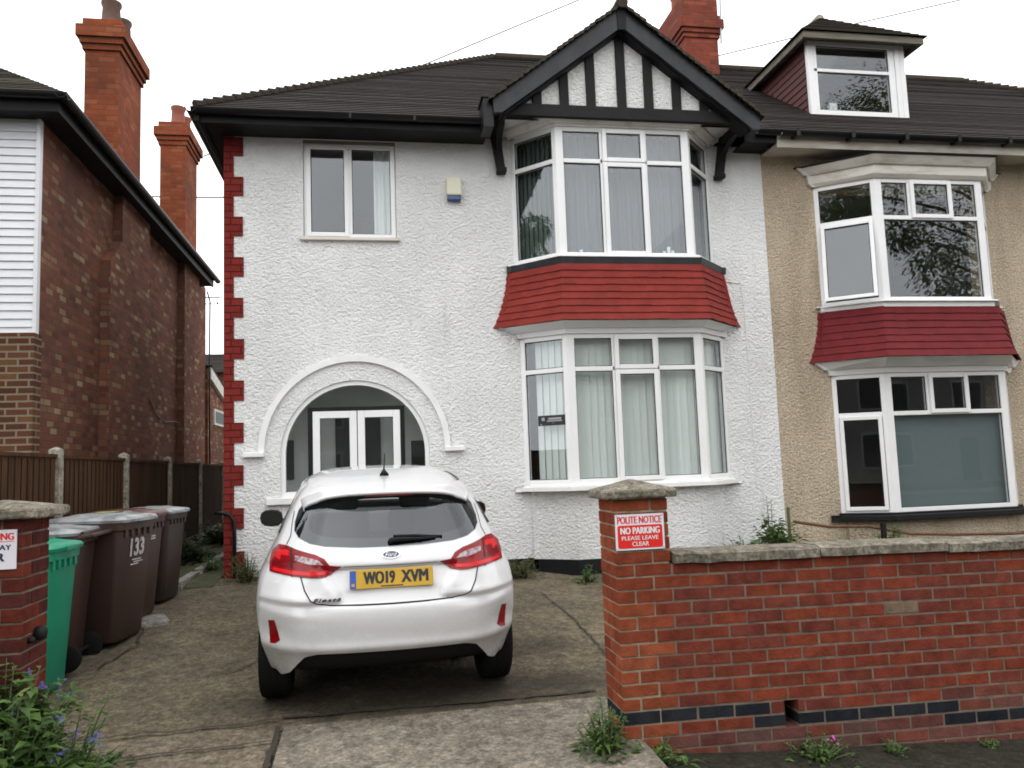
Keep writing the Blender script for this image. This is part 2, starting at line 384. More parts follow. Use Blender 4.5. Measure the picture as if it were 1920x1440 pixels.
M['alloy'] = pbr('alloy wheel', (.45, .45, .46), .3, metal=1.0)
M['chrome'] = pbr('chrome', (.75, .75, .77), .15, metal=1.0)
M['badge_blue'] = pbr('badge blue', (.012, .02, .075), .2, coat=1.0)
M['plate_yellow'] = pbr('number plate yellow', (.56, .33, .010), .35, var=.15, vscale=6)
M['plate_blue'] = pbr('number plate blue band', (.015, .075, .38), .4)
M['ink'] = pbr('black lettering', (.012, .012, .014), .5)
M['seat'] = pbr('grey seat cloth', (.10, .105, .11), .9)
M['bin_brown'] = pbr('brown bin plastic', (.062, .028, .021), .5, col2=(.038, .022, .018), vscale=3, stretch=(1, 1, .4), bump=.15, bscale=25)
M['bin_dark'] = pbr('dark brown bin plastic', (.038, .022, .018), .5, var=.3, vscale=4)
M['bin_red'] = pbr('reddish brown lid plastic', (.115, .045, .034), .42, var=.25, vscale=4)
M['bin_grey'] = pbr('grey lid plastic', (.33, .34, .35), .32, col2=(.13, .13, .13), vscale=8, cut=(.45, .7), bump=.25, bscale=9, bdist=.02)
M['bin_green'] = pbr('teal green bin plastic', (.006, .26, .145), .42, var=.15)
M['sticker'] = pbr('yellow green sticker', (.42, .45, .06), .5, col2=(.05, .09, .12), vscale=18)
M['white_ink'] = pbr('white lettering', (.80, .80, .80), .6)
M['chalk'] = pbr('white paint marks', (.62, .60, .58), .7, var=.4, vscale=25)
M['sign_white'] = pbr('white sign plate', (.78, .76, .80), .35)
M['sign_red'] = pbr('red sign print', (.72, .022, .016), .4)
M['sign_blue'] = pbr('navy sign print', (.012, .018, .09), .4)
M['fence_wood'] = pbr('brown fence boards', (.088, .045, .023), .85, col2=(.046, .025, .014), vscale=9, bump=.4, bscale=40, stretch=(1, 1, .12), spec=.08)
M['post'] = concrete('concrete fence post', (.36, .335, .28), (.28, .255, .205), (.18, .165, .13), 4, .4)
M['alarm'] = pbr('cream alarm box', (.66, .64, .50), .4)
M['alarm_blue'] = pbr('blue alarm base', (.03, .07, .19), .35)
M['rust'] = pbr('rusty steel', (.16, .075, .035), .85, var=.5, vscale=30)
M['grey_metal'] = pbr('grey metal', (.35, .35, .36), .45, metal=.6)
M['cable'] = pbr('overhead cable', (.12, .12, .13), .6)
M['far_wall'] = pbr('grey house wall across the street', (.20, .19, .18), .9, var=.3)
M['far_frame'] = pbr('grey window frame', (.30, .30, .30), .6)
M['leaf'] = leafmat('green leaves', (.045, .095, .022), (.13, .22, .055))
M['leaf_fresh'] = leafmat('fresh green leaves', (.04, .085, .02), (.125, .20, .05))
M['leaf_dry'] = leafmat('dry weeds', (.10, .075, .035), (.13, .15, .05))
M['leaf_dark'] = leafmat('dark leaves', (.012, .025, .008), (.03, .055, .016))
M['stem'] = pbr('plant stem', (.07, .10, .035), .8)
M['flower'] = pbr('blue flowers', (.085, .10, .40), .7, col2=(.16, .13, .42), vscale=30)
M['pink'] = pbr('pink flowers', (.60, .12, .40), .7)
M['bark'] = pbr('tree bark', (.09, .065, .045), .95, var=.5, vscale=6, bump=.8, bscale=20, bdist=.02)

# ------------------------------------------------------------ ground
def G(x, y):
    z = interp(y, [3, 4.5, 5.2, 5.9, 7, 8.5, 9.75, 14, 20, 40], [-.05, 0, .03, .07, .19, .33, .41, .53, .6, .6])
    if x > 1.3: z -= min(.40, .05 * (x - 1.3) + .08 * smooth(1.3, 1.75, x)) * (1 - smooth(4.6, 5.2, y))
    if y > 6: z -= .13 * smooth(.3, 2.2, x) * smooth(6.5, 9.4, y)
    return z
def sheet(name, xs, ys, dz, mat, zf=G, kind=True, jit=0.0):
    m = MB(); nx, ny = len(xs), len(ys)
    V = [(x, y, zf(x, y) + dz + (mnoise.noise(Vector((x * 2, y * 2, 3))) * jit)) for y in ys for x in xs]
    m.mesh(V, [(j * nx + i, j * nx + i + 1, (j + 1) * nx + i + 1, (j + 1) * nx + i) for j in range(ny - 1) for i in range(nx - 1)])
    o = m.build(name, mat, smooth=True, recalc=False)
    if kind: o['kind'] = 'structure'
    return o
def rng(a, b, s):
    n = max(1, int(round((b - a) / s))); return [a + (b - a) * i / n for i in range(n + 1)]
sheet('ground', [-300, -100, -40, -20] + rng(-12, 16, .5) + [20, 40, 100, 300], [-300, -100, -40, -20, -12.01, -12, -0.61, -0.6, 0, 1, 2] + rng(3, 21, .35) + [25, 30, 40, 100, 400],
      -.03, M['soil'], lambda x, y: G(x, y) if y > -.605 else (-.22 if y > -12.005 else -.05))
sheet('road', [-200, -50, 0, 50, 200], [-9.5, -5, -.75], 0, M['road'], lambda x, y: -.19)
sheet('pavement', [-200, -50] + rng(-10, 16, .4) + [50, 200], [-.6, 1, 2] + rng(3, 4.9, .2), .004, M['tarmac'], jit=.01)
sheet('far_pavement', [-200, 0, 200], [-12, -9.65], 0, M['tarmac'], lambda x, y: -.05)
kb = MB(); kb.box(-200, 200, -.75, -.6, -.3, -.045); kb.box(-200, 200, -9.65, -9.5, -.3, -.045); struct(kb.build('kerb', M['kerb'], bevel=.01))
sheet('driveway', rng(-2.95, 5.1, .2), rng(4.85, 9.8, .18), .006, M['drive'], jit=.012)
# old cracked concrete strip and the pale slab at the drive mouth
sheet('cracked_paving', rng(-3.2, -.62, .15), rng(3.6, 5.28, .12), .012, M['oldpave'], jit=.012)
ap = MB(); xs = rng(-.57, 1.47, .17); ys = rng(3.4, 5.26, .15)
def apz(x, y): return G(min(x, 1.3), y) + .02 + .006 * mnoise.noise(Vector((x * 1.3, y * 1.3, 0)))
ap.mesh([(x + (.03 if y < 5.2 else .06) * 0, y + .02 * x, apz(x, y)) for y in ys for x in xs], [(j * len(xs) + i, j * len(xs) + i + 1, (j + 1) * len(xs) + i + 1, (j + 1) * len(xs) + i) for j in range(len(ys) - 1) for i in range(len(xs) - 1)])
for (a, b) in [((xs[0], y0), (xs[0], y1)) for y0, y1 in zip(ys, ys[1:])] + [((x0, ys[-1]), (x1, ys[-1])) for x0, x1 in zip(xs, xs[1:])] + [((xs[-1], y1), (xs[-1], y0)) for y0, y1 in zip(ys, ys[1:])]:
    ap.face([(a[0], a[1] + .02 * a[0], apz(*a)), (b[0], b[1] + .02 * b[0], apz(*b)), (b[0], b[1] + .02 * b[0], apz(*b) - .12), (a[0], a[1] + .02 * a[0], apz(*a) - .12)])
struct(ap.build('drive_slab', M['apron'], recalc=False))
# cracks and joints in the concrete: shallow dirt filled strips
cr = MB()
def crack(pts, wd, dz=.02, wob=.02):
    P = []
    for (a, b) in zip(pts, pts[1:]):
        n = max(2, int(math.dist(a, b) / .06))
        for i in range(n): t = i / n; P.append((lerp(a[0], b[0], t) + random.uniform(-wob, wob), lerp(a[1], b[1], t) + random.uniform(-wob, wob)))
    P.append(pts[-1])
    for p, q in zip(P, P[1:]):
        d = Vector((q[0] - p[0], q[1] - p[1])); 
        if d.length < 1e-5: continue
        d.normalize(); nx, ny = -d.y * wd * random.uniform(.5, 1.2), d.x * wd * random.uniform(.5, 1.2)
        cr.face([(p[0] - nx, p[1] - ny, G(*p) + dz), (q[0] - nx, q[1] - ny, G(*q) + dz), (q[0] + nx, q[1] + ny, G(*q) + dz), (p[0] + nx, p[1] + ny, G(*p) + dz)])
crack([(-1.9, 5.30), (-1.4, 5.33), (-1.0, 5.34), (-.62, 5.38)], .012, .026)
crack([(-1.6, 4.93), (-1.2, 4.97), (-.62, 5.02)], .012, .026)
crack([(-.605, 3.6), (-.60, 5.25)], .018, .026, .008)
crack([(1.70, 8.3), (1.73, 7.2), (1.74, 6.2), (1.72, 5.6)], .010, .018, .012)
crack([(-.6, 5.42), (.4, 5.40), (1.45, 5.42)], .02, .018, .01)
crack([(-1.25, 6.35), (-1.0, 6.45), (-.85, 6.7)], .006, .018)
crack([(-2.1, 6.7), (-1.95, 7.2), (-2.05, 7.8)], .010, .018)
struct(cr.build('concrete_cracks', M['crack'], recalc=False))
sheet('side_passage', rng(-2.88, -1.75, .2), rng(9.3, 19, .4), .016, M['moss'], jit=.02)
sheet('front_garden', rng(5.1, 15, .5), rng(4.85, 9.75, .3), .02, M['soil'], lambda x, y: interp(y, [4.8, 9.75], [.25, .42]))
sl = MB()
for (x, y, a, lx, ly) in ((-2.06, 7.95, .35, .32, .42), ):
    T = lambda u, v, z: (x + u * math.cos(a) - v * math.sin(a), y + u * math.sin(a) + v * math.cos(a), G(x, y) + z)
    sl.box(-lx / 2, lx / 2, -ly / 2, ly / 2, -.02, .035, T=T)
tag(sl.build('paving_slab', M['kerb'], bevel=.006), 'loose grey paving slab lying on the drive beside the brown bins', 'slab')
ed = MB()
for i in range(6):
    y0 = 9.25 + i * .92; ed.box(-2.16 + .035 * i, -2.06 + .035 * i, y0, y0 + .9, .30 + .03 * i, .47 + .03 * i)
tag(ed.build('path_edging', M['kerb'], bevel=.008), 'grey concrete edging running along the mossy side passage', 'edging')

# ------------------------------------------------------------ shared building pieces
def roof_rows(m, e0, e1, r0, r1, g=.1, lift=.011):
    e0, e1, r0, r1 = map(Vector, (e0, e1, r0, r1)); up = ((r0 + r1) / 2 - (e0 + e1) / 2); Ls = max((r0 - e0).length * .0 + up.length, .1)
    ax = (e1 - e0).normalized(); sl = up - ax * up.dot(ax); Ls = sl.length; nrm = ax.cross(sl.normalized())
    if nrm.z < 0: nrm = -nrm
    n = max(1, int(round(Ls / g)))
    for i in range(n):
        t0, t1 = i / n, (i + 1) / n; dz = lift + random.uniform(-.003, .003)
        a, b = e0.lerp(r0, t0), e1.lerp(r1, t0); c, d = e1.lerp(r1, t1), e0.lerp(r0, t1)
        u = lambda p: ((p - e0).dot(ax), 0)
        a2, b2 = a + nrm * dz, b + nrm * dz
        k = max(1, int((b - a).length / .6)); 
        for j in range(k):
            s0, s1 = j / k, (j + 1) / k
            wv = lambda s, i=i: nrm * (.004 * mnoise.noise(Vector(((a.lerp(b, s) - e0).dot(ax) * .9, i * .31, e0.x))))
            p, q = a2.lerp(b2, s0) + wv(s0), a2.lerp(b2, s1) + wv(s1); r_, s_ = d.lerp(c, s1) + wv(s1), d.lerp(c, s0) + wv(s0)
            U = lambda x, v: ((x - e0).dot(ax) + (i % 2) * .0825, v)
            m.face([p, q, r_, s_], uv=[U(p, i * g + .002), U(q, i * g + .002), U(r_, (i + 1) * g - .002), U(s_, (i + 1) * g - .002)])
            lo, hi = a.lerp(b, s0) - nrm * .004, a.lerp(b, s1) - nrm * .004
            m.face([lo, hi, q, p], uv=[(0, 0), (.01, 0), (.01, .001), (0, .001)])
def ring_off(pts, d):
    """offset a canted bay plan (L, CL, CR, R) outwards by d, ends stay on the wall line"""
    (lx, ly), (ax, ay), (bx, by), (rx, ry) = pts
    nl = Vector((ay - ly, -(ax - lx))).normalized(); nl = -nl if nl.y > 0 or nl.x > 0 else nl
    k = d / max(.2, -nl.y) * .4
    return [(lx - d * 1.25, ly), (ax - d * .55, ay - d), (bx + d * .55, by - d), (rx + d * 1.25, ry)]
def bay_band(m, p0, z0, p1, z1, back=9.70):
    """solid band between plan p0 at z0 and plan p1 at z1 (outer faces plus top and bottom caps)"""
    A = [(x, y, z0) for x, y in p0]; B = [(x, y, z1) for x, y in p1]
    A = [(A[0][0], back, z0)] + A[0:4] + [(A[3][0], back, z0)]; B = [(B[0][0], back, z1)] + B[0:4] + [(B[3][0], back, z1)]
    n = len(A); V = A + B; F = [(i, (i + 1) % n, n + (i + 1) % n, n + i) for i in range(n)]
    F.append(tuple(range(n - 1, -1, -1))); F.append(tuple(range(n, 2 * n))); m.mesh(V, F)
def skirt(m, top, ztop, bot, zbot, rows, power=1.7):
    for i in range(rows):
        def at(t, extra):
            k = t ** power; z = lerp(ztop, zbot, t)
            P = [(lerp(a[0], b[0], k), lerp(a[1], b[1], k)) for a, b in zip(top, bot)]
            return ring_off(P, extra) if extra else P, z
        (p0, z0), (p1, z1) = at(i / rows, .002), at((i + 1) / rows, .016)
        (q1, _) = at((i + 1) / rows, 0)
        for s in range(3):
            a, b, c, d = (*p0[s], z0), (*p0[s + 1], z0), (*p1[s + 1], z1), (*p1[s], z1)
            k = 10
            for j in range(k):
                s0, s1 = Vector(a).lerp(Vector(b), j / k), Vector(a).lerp(Vector(b), (j + 1) / k)
                e0, e1 = Vector(d).lerp(Vector(c), j / k), Vector(d).lerp(Vector(c), (j + 1) / k)
                jz = random.uniform(-.004, .004); e0 = e0 + Vector((0, 0, jz)); e1 = e1 + Vector((0, 0, jz))
                m.face([e0, e1, s1, s0])
                f0, f1 = Vector((*q1[s], z1)).lerp(Vector((*q1[s + 1], z1)), j / k), Vector((*q1[s], z1)).lerp(Vector((*q1[s + 1], z1)), (j + 1) / k)
                m.face([f0, f1, e1, e0])
def facet(P0, P1):
    a, b = Vector((*P0, 0)), Vector((*P1, 0)); u = (b - a).normalized(); n = Vector((u.y, -u.x, 0))
    return (lambda s, d, z: tuple(a + u * s - n * d + Vector((0, 0, z)))), (b - a).length
def frame_rect(m, T, a, b, z0, z1, wd, d0, d1, wb=None):
    wb = wb or wd
    m.box(a, a + wd, d0, d1, z0, z1, T=T); m.box(b - wd, b, d0, d1, z0, z1, T=T)
    m.box(a + wd, b - wd, d0, d1, z1 - wd, z1, T=T); m.box(a + wd, b - wd, d0, d1, z0, z0 + wb, T=T)
def pane(parent, T, a, b, z0, z1, d=.03, mat='glass', label=None):
    m = MB(); m.box(a, b, d, d + .006, z0, z1, T=T); return m.build('pane', M[mat], parent, label=label)
def gasket(m, T, a, b, z0, z1, d):
    t = .007
    m.box(a, a + t, d, d + .01, z0, z1, T=T); m.box(b - t, b, d, d + .01, z0, z1, T=T); m.box(a + t, b - t, d, d + .01, z0, z0 + t, T=T); m.box(a + t, b - t, d, d + .01, z1 - t, z1, T=T)
def glaze(parent, T, a, b, z0, z1, gm, d=.03, **k):
    pane(parent, T, a, b, z0, z1, d, **k); g = MB(); gasket(g, T, a, b, z0, z1, d - .012); g.build('glazing_bead', M['carblack'], parent)
def casement(parent, T, a, b, z0, z1, gm, wd=.055, out=.03):
    m = MB(); frame_rect(m, T, a, b, z0, z1, wd, -out, .03); c = m.build('casement', M['upvc'], parent, bevel=.006)
    glaze(parent, T, a + wd, b - wd, z0 + wd, z1 - wd, gm, .0)
def folds(m, T, a, b, z0, z1, d, pitch=.09, amp=.018):
    n = max(2, int((b - a) / pitch * 6)); 
    V = []
    for i in range(n + 1):
        s = lerp(a, b, i / n); q = d + amp * math.sin(2 * math.pi * s / pitch) + amp * .6 * math.sin(s * 17.3)
        V += [T(s, q, z0), T(s, q, z1)]
    m.mesh(V, [(2 * i, 2 * i + 2, 2 * i + 3, 2 * i + 1) for i in range(n)])
def slats(m, T, a, b, z0, z1, d, w=.09):
    n = int((b - a) / w)
    for i in range(n + 1):
        s0 = a + i * w; s1 = min(b, s0 + w * 1.04)
        if s1 - s0 < .02: continue
        q = .012 * random.uniform(.6, 1.2)
        m.face([T(s0, d + q, z0), T(s1, d - q, z0), T(s1, d - q, z1), T(s0, d + q, z1)])

# ================================================================== WHITE HOUSE
WY = 9.75; GB = .18
wh = thing('white_house', 'white roughcast house with a red tiled bay, black timbered gable and arched porch', 'house', (1.7, 9.75, .3))
cxA, zsA, RA = -.205, 1.795, .875
def arc(cx, cz, r, a0, a1, n): return [(cx + r * math.cos(lerp(a0, a1, i / n)), cz + r * math.sin(lerp(a0, a1, i / n))) for i in range(n + 1)]
arch = [(cxA + RA, GB + .2)] + arc(cxA, zsA, RA, 0, math.pi, 32) + [(cxA - RA, GB + .2)]
arch = [(x, z) for x, z in arch]
rect = lambda x0, x1, z0, z1: [(x0, z0), (x1, z0), (x1, z1), (x0, z1)]
m = MB()
m.plate(rect(-1.70, 5.24, GB, 5.75), [rect(-.79, .33, 4.42, 5.66), arch, rect(1.86, 4.50, 1.30, 3.16), rect(1.83, 4.45, 4.06, 5.742)], 9.75, 10.0)
m.box(-1.70, -1.45, 10.0, 17.2, GB, 5.75); m.box(-1.45, 5.24, 16.95, 17.2, GB, 5.75)
m.build('wall', M['white_wall'], wh)
m = MB(); m.box(5.10, 5.24, 10.0, 16.95, GB, 5.7); m.box(-1.45, 5.10, 10.0, 16.95, 3.55, 3.72); m.box(-1.45, 5.1, 10.0, 16.95, 5.7, 5.74); m.box(-1.45, 5.1, 13.2, 13.3, GB, 5.7); m.box(1.2, 1.3, 10.0, 13.2, GB, 5.7)
m.build('inside_wall', M['room'], wh, split=True)
# red painted brick quoins, toothed
m = MB(); m.box(-1.715, -1.60, 9.738, 9.80, GB, 5.70); m.box(-1.715, -1.695, 9.80, 10.2, GB, 5.70)
k = 0; z = 5.652
while z > .3:
    m.box(-1.60, -1.49 + random.uniform(-.006, .006), 9.736, 9.78, max(z - .236, .2), z); z -= .494
m.build('quoin', M['red_brick_paint'], wh)
# plinth
m = MB(); m.box(.75, 5.23, 9.735, 9.76, GB, .45); m.build('plinth', M['black_paint'], wh)
m = MB(); m.box(1.80, 4.56, 9.36, 9.735, GB, .44)
# arch hood mould and stops
m = MB(); zh = 1.84
m.plate(arc(cxA, zh, 1.125, 0, math.pi, 40) + arc(cxA, zh, 1.055, math.pi, 0, 40), [], 9.712, 9.76)
m.box(-1.50, cxA - 1.055, 9.675, 9.76, 1.785, 1.84); m.box(cxA + 1.055, 1.09, 9.675, 9.76, 1.785, 1.84)
m.build('hood_mould', M['white_paint'], wh, bevel=.008)
# glazed arch screen
sc_ = None
pb = MB()
def halfx(z): return math.sqrt(max(0, (RA - .01) ** 2 - max(0, z - zsA) ** 2))
ri = RA - .055
inner = [(cxA + ri, 1.36)] + arc(cxA, zsA, ri, 0, math.pi, 32) + [(cxA - ri, 1.36)]
outer = [(cxA + RA - .002, .40)] + arc(cxA, zsA, RA - .002, 0, math.pi, 32) + [(cxA - RA + .002, .40)]
dxl, dxr, dzt = -.765, .375, 2.355
inner_l = [(x, z) for x, z in inner]
pb.plate(outer, [inner + [(cxA - ri, 1.36)][:0]], 9.775, 9.86)
ps = pb.build('porch_screen', M['upvc'], wh, bevel=.004)
m = MB(); m.box(-1.24, .84, 9.69, 9.775, 1.225, 1.30); m.build('porch_sill', M['white_paint'], ps, bevel=.006)
m = MB(); m.box(cxA - ri, cxA + ri, 9.80, 9.85, 1.30, 1.365); m.build('rail', M['upvc'], ps)
m = MB(); m.box(dxl, dxl + .05, 9.755, 9.88, .45, dzt); m.box(dxr - .05, dxr, 9.755, 9.88, .45, dzt); m.box(dxl + .05, dxr - .05, 9.755, 9.88, dzt - .045, dzt)
df = m.build('door_frame', M['black_paint'], wh, bevel=.004)
gm = MB()
I3 = lambda s, d, z: (s, 9.76 + d, z)
for (a, b) in ((dxl + .055, -.195), (-.185, dxr - .055)):
    m = MB(); wd = .085
    m.box(a, a + wd, .0, .05, .46, dzt - .05, T=I3); m.box(b - wd, b, .0, .05, .46, dzt - .05, T=I3)
    m.box(a + wd, b - wd, .0, .05, dzt - .05 - .085, dzt - .05, T=I3); m.box(a + wd, b - wd, .0, .05, .46, .75, T=I3)
    dd = m.build('door', M['upvc'], wh, bevel=.006); glaze(dd, I3, a + wd, b - wd, .75, dzt - .135, gm, .02)
# arch glass: fan light and two side lights
top = [(x, z) for x, z in arc(cxA, zsA, ri + .01, 0, math.pi, 40) if z > dzt]
fan = [(top[0][0], dzt)] + top + [(top[-1][0], dzt)]
m = MB(); m.plate(fan, [], 9.815, 9.821); m.build('pane', M['glass'], ps)
for sgn in (-1, 1):
    xe = dxl if sgn < 0 else dxr
    aa = [(x, z) for x, z in arc(cxA, zsA, ri + .01, 0, math.pi, 60) if (x < xe if sgn < 0 else x > xe)]
    if sgn < 0: poly = [(xe, 1.36)] + [(xe, aa[0][1])] + aa + [(cxA - ri - .01, 1.36)]
    else: poly = [(cxA + ri + .01, 1.36)] + aa + [(xe, aa[-1][1]), (xe, 1.36)]
    m = MB(); m.plate(poly, [], 9.815, 9.821); m.build('pane', M['glass'], ps)
m = MB(); m.box(-1.24, .9, 10.55, 10.6, .3, 3.5); m.box(-1.3, -1.24, 10.0, 10.6, .3, 3.5); m.box(.9, .96, 10.0, 10.6, .3, 3.5); m.build('porch_wall', M['white_paint'], wh, split=True)
m = MB(); m.box(-.48, .09, 10.5, 10.545, .4, 2.35); m.box(-1.12, -1.0, 10.52, 10.545, 1.5, 2.0); m.box(.48, .66, 10.52, 10.545, 1.55, 1.95); m.build('inner_door', M['dark'], wh, bevel=.01)
# bedroom window
gw = MB(); T = lambda s, d, z: (s, 9.79 + d, z); m = MB(); frame_rect(m, T, -.785, .325, 4.425, 5.625, .06, 0, .06); m.box(-.265, -.205, 0, .06, 4.485, 5.565, T=T)
bw = m.build('window', M['upvc'], wh, bevel=.005)
casement(bw, T, -.755, -.245, 4.45, 5.60, gw, .055, .015); glaze(bw, T, -.205, .265, 4.485, 5.565, gw)
m = MB(); m.box(-.83, .37, 9.70, 9.80, 4.385, 4.422); m.build('sill', M['cream_wood'], bw, bevel=.004)
m = MB(); m.box(-.79, .33, 9.765, 9.86, 5.628, 5.68); m.build('lintel', M['old_wood'], bw)
m = MB(); folds(m, lambda s, d, z: (s, 9.98 + d, z), .06, .36, 4.4, 5.66, 0, .1, .02); m.build('curtain', M['blind'], bw, recalc=False)
m = MB(); m.box(-.46, -.37, 9.93, 9.96, 4.43, 4.50); m.build('red_ornament', M['sign_red'], bw)
m = MB(); m.box(-.32, -.27, 9.93, 9.96, 4.43, 4.51); m.build('white_ornament', M['white_ink'], bw)

def bay(parent, plan, z0, z1, ztr, cols, mid, gm, wall_y=9.75, left=None, corner=.10, bigpane=False, frame_w=.055, top_only_mid=False, mat='upvc'):
    """a canted bay of plastic windows; cols: s-positions (a,b) of the middle opening on the front face"""
    m = MB(); parts = []
    L_, A, B, R_ = plan
    o = None
    TF, W = facet(A, B); TL, WL = facet(L_, A); TR, WR = facet(B, R_)
    for T, Wd, fr in ((TF, W, 'f'), (TL, WL, 'l'), (TR, WR, 'r')):
        c = corner if fr == 'f' else .06; e0 = c; e1 = Wd - c
        m.box(0, c, 0, .07, z0, z1, T=T); m.box(Wd - c, Wd, 0, .07, z0, z1, T=T)
        m.box(c, Wd - c, 0, .07, z0, z0 + frame_w, T=T); m.box(c, Wd - c, 0, .07, z1 - frame_w, z1, T=T)
        tw = .028
        if fr == 'f':
            a, b = cols; a -= A[0]; b -= A[0]
            m.box(c, W - c, 0, .07, ztr - tw, ztr + tw, T=T)
            if bigpane: m.box(a - .03, a, 0, .07, ztr + tw, z1 - frame_w, T=T); m.box(b, b + .03, 0, .07, ztr + tw, z1 - frame_w, T=T)
            else: m.box(a - .03, a, 0, .07, z0 + frame_w, z1 - frame_w, T=T); m.box(b, b + .03, 0, .07, z0 + frame_w, z1 - frame_w, T=T)
        else: m.box(c, Wd - c, 0, .07, ztr - tw, ztr + tw, T=T)
    o = m.build('bay_window', M[mat], parent, bevel=.005)
    a, b = cols[0] - A[0], cols[1] - A[0]; c = corner; f = frame_w
    casement(o, TF, a, b, ztr - .01, z1 - .02, gm)
    glaze(o, TF, c, a - .03, ztr + .03, z1 - f, gm); glaze(o, TF, b + .03, W - c, ztr + .03, z1 - f, gm)
    if bigpane: glaze(o, TF, c, W - c, z0 + f, ztr - .03, gm)
    else:
        casement(o, TF, a, b, z0 + .015, ztr - .02, gm); glaze(o, TF, c, a - .03, z0 + f, ztr - .03, gm); glaze(o, TF, b + .03, W - c, z0 + f, ztr - .03, gm)
    glaze(o, TL, .06, WL - .06, ztr + .03, z1 - f, gm); glaze(o, TR, .06, WR - .06, ztr + .03, z1 - f, gm); glaze(o, TR, .06, WR - .06, z0 + f, ztr - .03, gm)
    if left == 'casement': casement(o, TL, .06, WL - .07, z0 + .03, ztr - .02, gm, .05)
    elif left == 'open':
        # top hung casement pushed open at the bottom
        h = ztr - .02 - (z0 + .03); sa = math.sin(R(9)); ca = math.cos(R(9))
        zt = ztr - .02
        def TO(s, d, z): q = zt - z; return TL(s, d * ca - q * sa - .02, zt - q * ca + d * sa)
        casement(o, TO, .06, WL - .06, z0 + .03, ztr - .02, gm, .05)
    else: glaze(o, TL, .06, WL - .06, z0 + f, ztr - .03, gm)
    return o, (TF, W), (TL, WL), (TR, WR)

# ground floor bay
P1 = [(1.83, 9.75), (2.33, 9.36), (4.06, 9.36), (4.53, 9.75)]
b1, F1, L1, R1 = bay(wh, P1, 1.335, 3.15, 2.72, (2.925, 3.47), None, gw, corner=.095)
m = MB(); bay_band(m, ring_off(P1, .10), 1.255, ring_off(P1, .10), 1.31); bay_band(m, ring_off(P1, .02), 1.31, ring_off(P1, .02), 1.336); m.build('sill', M['white_paint'], b1, bevel=.006)
m = MB(); slats(m, F1[0], .03, F1[1] - .03, 1.36, 3.14, .16); slats(m, R1[0], .02, R1[1], 1.36, 3.14, .13); slats(m, L1[0], .13, L1[1], 1.36, 3.14, .14)
m.build('blind', M['blind'], b1, recalc=False)
m = MB(); s0, s1 = .20, L1[1] - .06; m.box(s0, s1, .018, .028, 2.05, 2.175, T=L1[0]); st = m.build('window_sticker', M['ink'], b1)
m = MB(); m.box(s0 + .14, s1 - .06, .0155, .0175, 2.12, 2.145, T=L1[0]); m.box(s0 + .12, s1 - .05, .0155, .0175, 2.098, 2.112, T=L1[0]); m.box(s0 + .05, s0 + .09, .0155, .0175, 2.11, 2.15, T=L1[0]); m.box(s0 + .03, s0 + .05, .0155, .0175, 2.06, 2.075, T=L1[0]); m.box(s0 + .20, s0 + .21, .0155, .0175, 2.075, 2.085, T=L1[0]); m.build('print', M['grey_metal'], st)
# brick dwarf wall below the bay
m = MB(); bay_band(m, [(1.90, 9.75), (2.38, 9.40), (4.01, 9.40), (4.46, 9.75)], GB, [(1.90, 9.75), (2.38, 9.40), (4.01, 9.40), (4.46, 9.75)], 1.26); m.build('bay_base', M['white_wall'], wh)
m = MB(); q = [(1.88, 9.75), (2.37, 9.385), (4.02, 9.385), (4.48, 9.75)]; bay_band(m, q, GB, q, .44); m.build('bay_plinth', M['black_paint'], wh)
# cornice, tiled apron
m = MB(); bay_band(m, ring_off(P1, .03), 3.15, ring_off(P1, .035), 3.215); bay_band(m, ring_off(P1, .055), 3.215, [(1.56, 9.75), (2.245, 9.17), (4.10, 9.17), (4.74, 9.75)], 3.285)
m.build('cornice', M['upvc'], wh, bevel=.004)
m = MB(); skirt(m, [(1.70, 9.75), (2.272, 9.195), (4.05, 9.195), (4.60, 9.75)], 3.99, [(1.51, 9.75), (2.235, 9.125), (4.11, 9.125), (4.78, 9.75)], 3.285, 8)
bay_band(m, [(1.58, 9.75), (2.26, 9.19), (4.08, 9.19), (4.72, 9.75)], 3.288, [(1.72, 9.75), (2.29, 9.22), (4.03, 9.22), (4.58, 9.75)], 4.0)
m.build('tile_apron', M['red_tile'], wh, recalc=False)
m = MB(); bay_band(m, [(1.695, 9.75), (2.27, 9.19), (4.055, 9.19), (4.61, 9.75)], 3.985, [(1.69, 9.75), (2.26, 9.18), (4.055, 9.18), (4.62, 9.75)], 4.075); m.build('lead_flashing', M['slate_paint'], wh)
P2 = [(1.79, 9.75), (2.27, 9.25), (3.995, 9.25), (4.47, 9.75)]
b2, F2, L2, R2 = bay(wh, P2, 4.085, 5.725, 5.295, (2.86, 3.41), None, gw, corner=.095)
m = MB(); bay_band(m, ring_off(P2, .075), 4.068, ring_off(P2, .07), 4.10); m.build('sill', M['upvc'], b2, bevel=.004)
m = MB(); folds(m, F2[0], .03, F2[1] - .03, 4.1, 5.70, .2, .11, .02); folds(m, R2[0], .02, R2[1], 4.1, 5.70, .15, .11, .015); m.build('net_curtain', M['net'], b2, recalc=False)
m = MB(); slats(m, L2[0], .02, L2[1], 4.1, 5.70, .13, .07); m.build('blind', M['dark_blind'], b2, recalc=False)
m = MB()
for s, hgt in ((.28, .06), (1.42, .11), (1.36, .05), (1.47, .06), (1.03, .03)): m.box(s, s + .035, .11, .13, 4.12, 4.14 + hgt, T=F2[0])
m.build('ornament', M['white_ink'], b2)
m = MB(); bay_band(m, ring_off(P2, .025), 5.725, ring_off(P2, .03), 5.755); bay_band(m, ring_off(P2, .075), 5.755, ring_off(P2, .115), 5.80); bay_band(m, ring_off(P2, .125), 5.80, ring_off(P2, .13), 5.843)
m.build('cornice', M['worn_white'], wh, bevel=.004)
